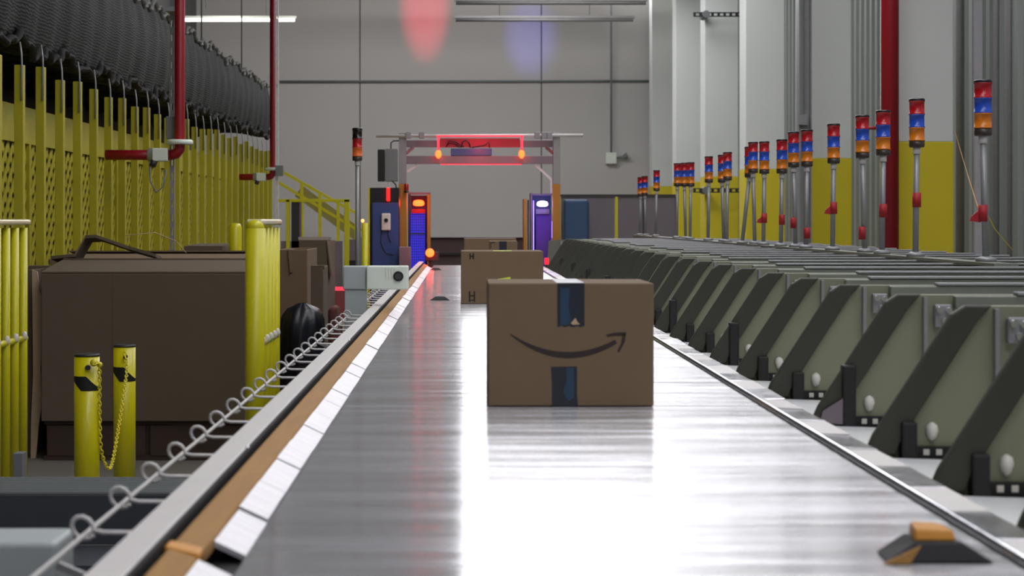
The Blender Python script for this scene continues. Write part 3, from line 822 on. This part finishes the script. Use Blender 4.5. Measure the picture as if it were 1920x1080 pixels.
# netting: a deep rippled hanging bundle
rn = random.Random(11)
ph = [rn.uniform(0,6.28) for _ in range(8)]
def ntop(y): return 3.70 + .03*math.sin(y*3.1+ph[0]) + .025*math.sin(y*7.7+ph[1]) + .03*math.sin(y*17+ph[5])
def nbot(y): return 2.77+.008*(y-12) + .035*math.sin(y*4.3+ph[2]) + .03*math.sin(y*9.1+ph[3]) + .02*math.sin(y*23+ph[4])
def netf(u, v):
    y = 8.0 + u*20.1
    zt, zb = ntop(y), nbot(y)
    # v runs around the section: front face down, underside, back
    if v < .7:
        w = v/.7; z = zt+(zb-zt)*w
        x = -3.20 + .012*math.sin(y*10+ph[6]+w*2) * (.4+.6*w) + .05*math.sin(w*3.14)
    else:
        w = (v-.7)/.3; z = zb + .1*math.sin(w*3.14) ; x = -3.20 - 1.2*w
    return (x, y, z)
mb = MB(); mb.grid(netf, 420, 22)
nt_ = thing('safety_netting', 'long black rippled netting hanging high over the yellow fence', 'netting', (-3.3,18,2.9))
mb.build('net_sheet', M['net'], nt_, solid=.012)
MB().box(-4.5,-3.25,8.0,28.1,3.3,3.62).build('net_filling', M['black'], nt_)
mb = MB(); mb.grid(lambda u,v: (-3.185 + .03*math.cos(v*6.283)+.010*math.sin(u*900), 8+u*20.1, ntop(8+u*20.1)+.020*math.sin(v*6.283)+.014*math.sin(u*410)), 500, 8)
mb.build('top_hem', mat('light-catching net hem',(120,122,116),.6,var=.6,scale=14), nt_)  # pale colour paints in the light caught along the ragged top edge
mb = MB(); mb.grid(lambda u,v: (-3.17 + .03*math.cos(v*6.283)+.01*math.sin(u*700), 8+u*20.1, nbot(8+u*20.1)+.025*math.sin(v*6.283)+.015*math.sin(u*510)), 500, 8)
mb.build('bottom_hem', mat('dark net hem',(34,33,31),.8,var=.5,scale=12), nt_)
for y in (8.6,13.4,18.6,23.6,27.9):
    MB().tube([(-3.6,y,3.62),(-3.6,y,CH)], .012, 6).build('hanger', M['steel'], nt_)
# black mass standing in for the darkness behind the fence
t = thing('rear_dark_mass', 'black mass added for the darkness behind the yellow lattice', 'dark mass', (-5,18,0))
MB().box(-5.6,-4.6,9,28,2.0,3.3).build('body', M['black'], t, bevel=.02)
MB().box(-5.5,-4.7,9,28,0,2.0).build('stand', mat('grey mass side',(110,108,112),.6,var=.5,scale=2.5), t)

# red fire pipes with valves on the left
def left_pipe(px, d, zel, label, plabel):
    x = PX(px,d); z = zel
    t = thing('fire_riser', label, 'pipe', (x,d,z))
    MB().tube([(x,d,CH),(x,d,z+.06),(x,d,z+.02),(x-.03,d,z-.02),(x-.08,d,z-.03)], .045, 16).build('riser', M['redpipe'], t)
    MB().tube([(x-.08,d,z-.03),(-3.05,d,z-.03)], .044, 16).build('branch', M['redpipe'], t)
    MB().lathe((x,d,z+.06),[(.115,0),(.115,.025),(.105,.04)],18).build('pale_flange', M['lightgrey'], t)
    v = MB().tube([(x-.10,d,z-.03),(x-.27,d,z-.03)], .058, 14).build('valve_body', M['midgrey'], t)
    MB().box(x-.22,x-.09,d-.09,d-.055,z-.085,z+.025).build('valve_plate', M['lightgrey'], v, bevel=.006)
    MB().tube([(x-.20,d-.09,z-.08),(x-.22,d-.09,z-.13)], .03, 8).build('valve_stem', M['darkmetal'], v)
    MB().lathe((x,d,CH-.03),[(.11,0),(.11,.03)],16).build('ceiling_flange', M['redpipe'], t)
    MB().box(x+(-.12 if d < 20 else 0),x+(0 if d < 20 else .06),d-.02,d+(.16 if d < 20 else -.0),z+1.2,z+1.24).build('pipe_clamp', M['steel'], t)
    return t
d = 14.62
left_pipe(337, d, PZ(284,d), 'red vertical fire pipe with a white flange and valve, left of the hall', '')
MB().tube([P(280,303,d-.1),P(282,340,d-.1),P(293,361,d-.1),P(306,350,d-.1),P(312,318,d-.1)], .008, 6).build('hose_loop', M['grey'], [o for o in COL.objects if o.name=='fire_riser'][0])
d = 23.4
left_pipe(512, d, PZ(328,d), 'distant red fire pipe at the far end of the yellow fence', '')
# perforated steel posts
for i,(a,b,d) in enumerate(((318,327,14.75),(516,522,23.2))):
    t = thing('slotted_post', ['grey slotted steel post directly beside the nearer red pipe','pale slotted steel post beside the distant red pipe'][i], 'post', (PX((a+b)/2,d),d,0), 'slotted steel posts')
    mb = MB(); x0,x1 = PX(a,d),PX(b,d); w = x1-x0
    mb.box(x0,x0+w*.3,d,d+.04,0,CH); mb.box(x1-w*.3,x1,d,d+.04,0,CH)
    z = 0
    while z < CH: mb.box(x0+w*.3,x1-w*.3,d,d+.04,z,z+.06); z += .12
    mb.build('channel', M['rail'] if i else M['steel'], t)
    if i == 0: MB().pbox(311,218,331,260,d-.08,.07).build('cover_box', M['grey'], t, bevel=.005)
    else: MB().pbox(516,310,531,330,d-.08,.07).build('cover_box', M['grey'], t, bevel=.005)

# ------------------------------------------------------------------ left: stairs and yellow rails far back
d = 26.0
t = thing('yellow_stair_rail', 'sloping yellow stair rails in front of the back wall', 'handrail', (PX(590,d),d,0))
MB().bar(P(522,318,d),P(672,402,d),.05,.045).build('upper_rail', M['yellow'], t)
MB().bar(P(522,342,d),P(672,432,d),.05,.045).build('middle_rail', M['yellow'], t)
MB().bar(P(560,358,d),P(672,440,d),.04,.20).build('stringer', mat('dull stair side',(150,140,70),.6), t)
for px, py in ((566,342),(600,362),(634,381),(668,400)): MB().box(PX(px-3,d),PX(px+3,d),d-.03,d+.03,0,PZ(py,d)).build('baluster', M['yellow'], t)
d = 22.0
t = thing('yellow_portal_frame', 'yellow square portal frame with grey screens left of the stack light', 'frame', (PX(595,d),d,0))
for a, b in ((536,543),(645,655)): MB().box(PX(a,d),PX(b,d),d,d+.06,0,PZ(374,d)).build('post', M['yellow'], t, bevel=.004)
MB().box(PX(522,d),PX(655,d),d,d+.06,PZ(379,d)+.0,PZ(373,d)).build('lintel', M['yellow'], t, bevel=.004)
MB().box(PX(546,d),PX(561,d),d+.02,d+.3,0,PZ(377,d)).build('dark_screen', M['darkmetal'], t)
MB().box(PX(526,d),PX(642,d),d+.02,d+.05,0,PZ(452,d)).build('low_screen', M['purplegrey'], t)
d = 21.0
t = thing('low_partition', 'dull pink-grey low partition running behind the cartons', 'partition', (PX(650,d),d,0))
MB().box(PX(655,d),PX(694,d),d,d+.06,0,PZ(449,d)).build('panel', M['purplegrey'], t)
MB().box(PX(655,d),PX(694,d),d-.02,d-.001,PZ(500,d),PZ(488,d)).build('lower_bar', M['black'], t)
t = thing('red_glow_bar', 'red lit bar low behind the sensor post', 'light', P(630,545,17))
MB().pbox(612,538,646,545,15.5,.03).build('lamp', M['e_redstrip'], t)
MB().pbox(618,545,646,600,15.5,.2).build('box', mat('pink grey box',(150,70,70),.6), t)
MB().box(PX(630,15.6),PX(640,15.6),15.6,15.7,0,PZ(600,15.6)).build('stem', M['darkmetal'], t)

# yellow posts with lamp
d = 12.2
t = thing('yellow_post', 'slim yellow post with a small amber lamp behind the sensor housing', 'post', (PX(683,d),d,0))
MB().tube([(PX(684,d),d,0),(PX(684,d),d,PZ(418,d))], .022, 12).build('post', M['yellow'], t)
c = P(680,414,d-.01); MB().ball((c[0],c[1],c[2]), .013, 10, 6).build('lamp', emat('warm lamp glow',(255,150,80),3.0), t)
MB().box(PX(675,d),PX(678,d),d-.02,d+.02,0,PZ(445,d)).build('grey_edge', M['grey'], t)
d = 14.5
t = thing('yellow_bollard', 'distant yellow bollard stub rising behind the gaylord boxes', 'bollard', (PX(441,d),d,0), 'yellow bollards')
MB().lathe((PX(441,d),d,0),[(.056,0),(.056,PZ(422,d)-.02),(.04,PZ(418.5,d)-.005),(.005,PZ(418,d))],16).build('sleeve', M['bollard'], t)

# nested yellow barrier
def barrier(px_near, d0, n, stepd, label, lastx=None):
    X = PX(px_near,d0)+.0
    t = thing('pipe_barrier', label, 'barrier', (X,d0,0), 'yellow pipe barriers')
    zt = PZ(410,d0)
    r0 = .048
    for i in range(n):
        d = d0+i*stepd; r = r0 if i == 0 else .023
        xx = X + (.0 if i == 0 else .012)
        MB().tube([(xx,d,0),(xx,d,zt-r0)], r, 16).build('upright', M['yellow'], t)
        if i: MB().ball((xx+.012,d-.018,.885), .016, 10, 6, 1.6).build('rail_clamp', M['rail'], t)
    # flat top handrail and mid rail
    e = d0+(n-1)*stepd+.05
    MB().ball((X,d0,zt-r0*.9), r0, 16, 10, .8).build('dome_cap', M['yellow'], t)
    MB().box(X-.044,X+.044,d0-.01,e,zt-.034,zt-.002).build('top_rail', mat('highlight yellow rail',(226,220,176),.28,.2), t, bevel=.014, seg=4)  # pale tone paints in the white highlight along the top rail
    MB().tube([(X+.01,d0+.02,.87),(X+.01,e,.87)], .018, 12).build('mid_rail', M['yellow'], t)
    MB().box(X-.045,X+.045,d0-.03,e+.03,0,.02).build('base_rail', M['yellow'], t)
    return t
barrier(478, 8.6, 6, .17, 'yellow pipe barrier standing between the large cardboard box and the conveyor')
barrier(-48, 8.3, 6, .175, 'yellow pipe barrier at the left picture edge')
t = COL.objects[-1]
# bollards with chain
def bollard(px, d, ytop, ang, w, label, sw=1):
    X = PX(px,d); r = w*d/F/2; zt = PZ(ytop,d)
    t = thing('yellow_bollard', label, 'bollard', (X,d,0), 'yellow bollards')
    MB().lathe((X,d,0),[(r,0),(r,zt-.012)],24).build('sleeve', M['bollard'], t)
    MB().lathe((X,d,zt-.012),[(r*1.02,0),(r*1.02,.006),(r*.96,.012)],24).build('cap', M['darkmetal'], t)
    # black slanted band segment wrapped on the front
    mb = MB()
    def fn(u,v):
        a = math.radians(-178+u*176); q = math.cos(a); hpx = d/F
        top = -41*hpx - (0 if q < .15 else (q-.15)/.85*22*hpx)
        bot = -49*hpx - min(1,(q+1)/.75)*19*hpx
        z = zt + bot + (top-bot)*v
        return (X+(r+.0012)*math.cos(a), d+(r+.0012)*math.sin(a), z)
    mb.grid(fn, 24, 2); mb.build('black_band', M['black'], t)
    c = Vector((X+.3*r, d-r*.98, zt-.06)); MB().tube([c,(c.x,c.y-.012,c.z)], .012, 10).build('bolt', M['darkmetal'], t)
    return t, Vector((X,d,zt)), r
b1, p1, r1 = bollard(163, 8.0, 663, 0, 47, 'shorter yellow bollard with a black band, left of the chained pair')
b2_, p2, r2 = bollard(233.5, 9.1, 646, 8, 41, 'yellow bollard with a black band, right of the chained pair')
# chain as real links
cp = [Vector(P(176,683,7.9)), Vector(P(186,690,7.95)), Vector(P(187,780,7.98)), Vector(P(190,845,8.0)), Vector(P(203,879,8.1)), Vector(P(212,860,8.3)), Vector(P(224,790,8.6)), Vector(P(233,730,8.8)), Vector(P(238,690,8.95)), Vector(P(233,660,9.0))]
def cat(p, t):
    n_ = len(p)-1; i = min(int(t*n_), n_-1); u = t*n_-i
    a = p[max(i-1,0)]; b = p[i]; c = p[i+1]; e = p[min(i+2,n_)]
    return .5*((2*b)+(c-a)*u+(2*a-5*b+4*c-e)*u*u+(3*b-a-3*c+e)*u**3)
samp = [cat(cp, i/400) for i in range(401)]
L = [0]
for i in range(400): L.append(L[-1]+(samp[i+1]-samp[i]).length)
nl = int(L[-1]/.019)
ch = thing('plastic_chain', 'yellow plastic chain drooping between the two bollards', 'chain', tuple(samp[200]))
mb = MB()
j = 0
for k in range(nl):
    s = (k+.5)*L[-1]/nl
    while L[j+1] < s: j += 1
    p = samp[j]; tg = (samp[j+1]-samp[j]).normalized()
    u = Vector((0,1,0)) if k % 2 else Vector((1,0,0))
    a = (u - tg*u.dot(tg)).normalized()
    pts = [p + tg*.0135*math.cos(w)+a*.0075*math.sin(w) for w in [2*math.pi*q/8 for q in range(8)]]
    mb.tube(pts, .0032, 5, closed=True)
mb.build('links', M['chain'], ch)
c = P(176,680,7.93); MB().ball(c, .018, 10, 6).build('chain_knot', M['chain'], ch)
c2 = P(187,684,7.95); MB().ball(c2, .014, 10, 6).build('chain_knot', M['chain'], ch)

# ------------------------------------------------------------------ big cardboard boxes
def gaylord(x0,x1,y0,y1,z0,z1,label,m=None,flaps=(), pal=True, crease=None, th=.014, rot=0):
    m = m or M['carddark']
    cx, cy = (x0+x1)/2, (y0+y1)/2
    t = thing('gaylord_box', label, 'box', (cx,cy,0 if pal else z0), 'large cardboard boxes')
    mb = MB()
    mb.box(x0,x1,y0,y0+th,z0,z1); mb.box(x0,x1,y1-th,y1,z0,z1)
    mb.box(x0,x0+th,y0+th,y1-th,z0,z1); mb.box(x1-th,x1,y0+th,y1-th,z0,z1); mb.box(x0+th,x1-th,y0+th,y1-th,z0,z0+th)
    mb.build('body', m, t, bevel=.006)
    for f in flaps: 
        o = MB().quad_box(f).build('flap', m, t, bevel=.002)
    if crease: MB().box(crease-.003,crease+.003,y0-.001,y0+.001,z0,z1).build('crease', mat('crease line',(96,78,58),.9), t)
    if pal:
        mb = MB()
        for xx in (x0+.02,(x0+x1)/2-.05,x1-.12): mb.box(xx,xx+.1,y0+.06,y1-.04,.03,z0-.025)
        mb.box(x0+.01,x1-.01,y0+.04,y1-.02,z0-.025,z0-.001); mb.box(x0+.01,x1-.01,y0+.04,y0+.14,0,.03); mb.box(x0+.01,x1-.01,y1-.14,y1-.04,0,.03)
        mb.build('pallet', M['pallet'], t)
    if rot: t.rotation_euler.z = rot
    return t
d = 10.67
x0, x1 = PX(77,d), PX(460,d); zt = PZ(513,d); z0 = PZ(790,d)
def flapq(xa,xb,ya,za,xc,xe,yb_,zb,th=.012):  # sheet from edge a to edge b
    return [(xa,ya,za-th),(xb,ya,za-th),(xe,yb_,zb-th),(xc,yb_,zb-th),(xa,ya,za),(xb,ya,za),(xe,yb_,zb),(xc,yb_,zb)]
gb = gaylord(x0,x1,d,d+1.0,z0,zt,'largest brown cardboard box, centre crease, behind the two chained bollards',
    flaps=[flapq(x0,x1,d+.002,zt+.013,x0+.02,x1-.02,d+.48,zt+.075), flapq(x0,x1,d+.98,zt+.014,x0+.02,x1-.02,d+.50,zt+.085)], crease=PX(211,d))
# lower carton filling the gap on the pallet
MB().box(x0+.03,PX(276,d)-.02,d+.035,d+.04,.03,z0-.03).build('pallet_skirt', M['pallet'], gb)
MB().box(PX(280,d),x1-.02,d+.035,d+.04,.03,z0-.03).build('pallet_skirt', M['pallet'], gb)
# tented strip of cardboard lying on it
mb = MB()
A = [P(95,480,11.2),P(140,476,11.2),P(160,441,11.25),P(180,440,11.25),P(240,461,11.3),P(292,476,11.3)]
for i in range(len(A)-1):
    a,b = A[i],A[i+1]
    mb.quad_box([(a[0],a[1],a[2]-.02),(b[0],b[1],b[2]-.02),(b[0],b[1]+.22,b[2]-.05),(a[0],a[1]+.22,a[2]-.05),
                 (a[0],a[1],a[2]),(b[0],b[1],b[2]),(b[0],b[1]+.22,b[2]-.025),(a[0],a[1]+.22,a[2]-.025)])
tag(mb.build('cardboard_strip', M['carddark']), 'bent dark cardboard strip tented on top of the largest box', 'cardboard')
# thin band loops (strapping)
tag(MB().tube([P(235,442,11.6),P(290,436,11.7),P(330,452,11.7),P(350,475,11.7)], .003, 5).build('strapping_band', M['cardedge']), 'thin pale strapping band curling above the largest box', 'band')
# box behind
d = 12.3
gaylord(PX(92,d),PX(462,d),d,d+1.0,PZ(720,d),PZ(487,d),'second large box, directly behind the largest one', 
    flaps=[flapq(PX(92,d),PX(462,d),d,PZ(486,d),PX(100,d),PX(455,d),d+.45,PZ(478,d)),flapq(PX(98,d),PX(455,d),d+.98,PZ(486,d),PX(100,d),PX(455,d),d+.5,PZ(472,d))], m=M['card'])
d = 14.4
gaylord(PX(345,d),PX(418,d),d,d+.8,PZ(640,d),PZ(462,d),'grey-brown box third in line behind the largest box', m=M['carddark'],
   flaps=[flapq(PX(345,d),PX(418,d),d,PZ(461,d),PX(350,d),PX(415,d),d+.7,PZ(458,d))])
# left neighbour with torn corner
d = 10.9
x1 = PX(62,d); x0 = -3.03
tb = gaylord(x0,x1,d,d+1.0,PZ(865,d)+.02,PZ(505,d),'large box with a ragged torn corner beside the left barrier', pal=False)
tb.location.z = tb.location.z
mb = MB()
pts = [(60,505),(70,510),(74,545),(84,575),(86,600),(80,620),(76,690),(78,760),(72,800),(68,850),(62,895),(57,895),(58,800),(62,700),(61,600)]
mb.prism([(PX(a,d-.1),PZ(b,d-.1)) for a,b in pts],'y',d-.1,d-.085)
mb.build('torn_flap', M['cardedge'], tb)
mb = MB().box(x0+.02,x1-.02,d+.02,d+.98,0,PZ(865,d)+.019); mb.build('pallet', M['pallet'], tb)
# boxes right of the barrier
d = 13.2
gaylord(PX(522,d),PX(576,d),d,d+.9,PZ(700,d),PZ(468,d),'brown box with pale open flaps just right of the yellow barrier', m=M['card'],
  flaps=[[(PX(545,d),d-.02,PZ(468,d)),(PX(549,d),d-.02,PZ(510,d)),(PX(549,d),d+.3,PZ(510,d)),(PX(545,d),d+.3,PZ(468,d)),(PX(540,d),d-.02,PZ(468,d)),(PX(544,d),d-.02,PZ(512,d)),(PX(544,d),d+.3,PZ(512,d)),(PX(540,d),d+.3,PZ(468,d))]])
d = 14.6
gaylord(PX(560,d),PX(614,d),d,d+.9,PZ(660,d),PZ(452,d),'brown box leaning open behind the flapped one', m=M['carddark'],
  flaps=[flapq(PX(560,d),PX(614,d),d-.0,PZ(450,d),PX(540,d),PX(606,d),d+.9,PZ(446,d)),
         [(PX(614,d),d-.01,PZ(452,d)),(PX(622,d),d-.01,PZ(516,d)),(PX(622,d),d+.3,PZ(516,d)),(PX(614,d),d+.3,PZ(452,d)),(PX(612,d),d-.01,PZ(452,d)),(PX(618,d),d-.01,PZ(516,d)),(PX(618,d),d+.3,PZ(516,d)),(PX(612,d),d+.3,PZ(452,d))]])
d = 12.2
gaylord(PX(583,d),PX(606,d),d,d+.45,0.02,PZ(500,d),'narrow upright brown carton in front of the leaning box', m=M['carddark'], pal=False,
  flaps=[[(PX(583,d),d,PZ(500,d)),(PX(606,d),d,PZ(500,d)),(PX(608,d),d+.02,PZ(505,d)),(PX(583,d),d+.02,PZ(503,d)),(PX(583,d),d,PZ(498,d)),(PX(606,d),d,PZ(498,d)),(PX(608,d),d+.02,PZ(500,d)),(PX(583,d),d+.02,PZ(500,d))]])
# black bag
d = 11.9
c = Vector((PX(568,d), d, 0)); 
def bagf(u,v):
    a = u*2*math.pi; h = v
    R = .155*max(.03,(1-abs(2*h-1)**7))**.5*(1+.06*math.sin(5*a+h*6)+.04*math.sin(11*a-h*9))
    return (c.x+R*math.cos(a), c.y+R*.9*math.sin(a), .66*0 + h*PZ(568,d))
mb = MB(); mb.grid(bagf, 40, 24)
tag(mb.build('bin_bag', M['bag']), 'tall black bin liner bag right of the yellow barrier', 'bag')
d = 14.0
tag(MB().quad_box([(PX(616,d),d,0),(PX(642,d),d,0),(PX(642,d),d+.3,0),(PX(616,d),d+.3,0),(PX(614,d),d,PZ(578,d)),(PX(632,d),d,PZ(572,d)),(PX(632,d),d+.3,PZ(572,d)),(PX(614,d),d+.3,PZ(578,d))]).build('brown_sack', mat('dark red brown sack',(92,52,44),.8,var=.2), bevel=.05, seg=4), 'dark red-brown sack behind the sensor post', 'sack')

# ------------------------------------------------------------------ foreground left: step platform and grey box
st = thing('step_platform', 'grey tread-plate step platform at the lower left', 'platform', (-1.2,5.9,0))
h1 = .60
d0 = (CAMZ-h1)*F/(925-CY); d1 = (CAMZ-h1)*F/(896-CY)
MB().box(-2.3,-.60,d0,d1,h1-.01,h1).build('upper_tread', M['slab'], st)
mb = MB()
y = d0+.02
while y < d1-.01: mb.box(-2.3,-.60,y,y+.012,h1,h1+.003); y += .028
mb.build('tread_ribs', M['grey'], st)
MB().box(-2.3,-.60,d0+.0,d0+.02,h1-.17,h1-.011).build('riser', M['slabdark'], st)
MB().box(-2.3,-.60,d0-.34,d0-.001,h1-.19,h1-.171).build('lower_tread', M['slabdark'], st)
MB().box(-2.3,-.60,d0-.34,d0-.32,0,h1-.191).build('front_riser', M['black'], st)
for x in (-2.28,-.66):
    MB().box(x,x+.05,d0+.02,d1-.01,0,h1-.011).build('side_leg', M['slabdark'], st)
    MB().box(x,x+.05,d0-.31,d0-.01,0,h1-.191).build('side_leg', M['slabdark'], st)
d = 2.45
t = thing('grey_corner_box', 'blurred pale grey box cut off at the bottom left corner', 'box', (PX(40,d),d,0))
MB().box(PX(-80,d),PX(104,d),d,d+.12,PZ(1200,d),PZ(1017,d)).build('body', M['midgrey'], t, bevel=.008, seg=3)
MB().box(PX(0,d),PX(60,d),d+.03,d+.09,0,PZ(1200,d)).build('stand', M['steel'], t)
# small grey foot on the left barrier
d = 8.1
tag(MB().box(PX(24,d),PX(42,d),d,d+.08,0,PZ(850,d)).build('grey_post_foot', M['grey'], bevel=.004), 'short grey steel stub in front of the left barrier', 'stub')

# ------------------------------------------------------------------ light
def light(kind, name, loc, energy, color, **k):
    l = bpy.data.lights.new(name, kind); l.energy = energy; l.color = color
    for a, b in k.items(): setattr(l, a, b)
    o = bpy.data.objects.new(name, l); COL.objects.link(o); o.location = loc; return o
def aim(o, tgt):
    o.rotation_euler = (Vector(tgt)-o.location).to_track_quat('-Z','Y').to_euler()
# beams thrown by the arch lamps up the back wall
s1 = light('SPOT','red_beam_lamp', P(822,240,17.9), 22000, (1,.04,.09), spot_size=math.radians(4.4), spot_blend=.9, shadow_soft_size=.02)
aim(s1, P(797,5,WY)); s1.scale = (.75,1.7,1)
s2 = light('SPOT','violet_beam_lamp', P(1003,240,17.9), 11000, (.20,.18,1), spot_size=math.radians(4.2), spot_blend=.9, shadow_soft_size=.02)
aim(s2, P(995,70,WY)); s2.scale = (.85,1.2,1)
light('POINT','red_arch_lamp', P(900,268,17.3), 4, (1,.06,.08), shadow_soft_size=.05)
light('POINT','red_leg_lamp', P(785,381,17.6), 1.5, (1,.06,.05), shadow_soft_size=.05)
light('POINT','blue_leg_lamp', P(1017,386,17.6), 2, (.3,.2,1), shadow_soft_size=.05)
light('POINT','red_signal_glow', P(806,474,16.4), 2, (1,.04,.04), shadow_soft_size=.04)

for x in (-5.2,-3.0,-.8,1.4,3.6):      # added unseen fill lamps that brighten the back wall
    t = thing('wall_fill_light', 'added unseen fill light hung high and turned to the back wall', 'light', (x,37.5,7.0), 'added wall fill lights')
    MB().box(x-.35,x+.35,37.3,37.5,6.95,7.15).build('housing', M['grey'], t)
    MB().tube([(x,37.4,7.15),(x,37.4,CH)], .01, 6).build('hanger', M['grey'], t)
    l = light('AREA','wall_fill_lamp',(x,37.52,7.03), 62, (1,.97,.95), shape='RECTANGLE', size=.6, size_y=.15)
    aim(l, (x,WY,3.4))
w = bpy.data.worlds.new('World'); SC.world = w; w.use_nodes = True
bg = w.node_tree.nodes['Background']; bg.inputs[0].default_value = (.80,.84,1,1); bg.inputs[1].default_value = .36

# ------------------------------------------------------------------ camera
cam = bpy.data.cameras.new('camera'); co = bpy.data.objects.new('camera', cam); COL.objects.link(co)
co.location = (0,0,CAMZ); co.rotation_euler = (math.radians(90),0,0)
cam.sensor_width = 36; cam.lens = F/1920*36
cam.shift_x = (960-CX)/1920; cam.shift_y = -(540-CY)/1920
cam.clip_start = .05; cam.clip_end = 200
cam.dof.use_dof = True; cam.dof.focus_distance = 8.5; cam.dof.aperture_fstop = 7.0
SC.camera = co
SC.view_settings.view_transform = 'Standard'; SC.view_settings.look = 'None'
SC.view_settings.exposure = 0.0; SC.view_settings.gamma = 1.0; SC.view_settings.use_curve_mapping = False
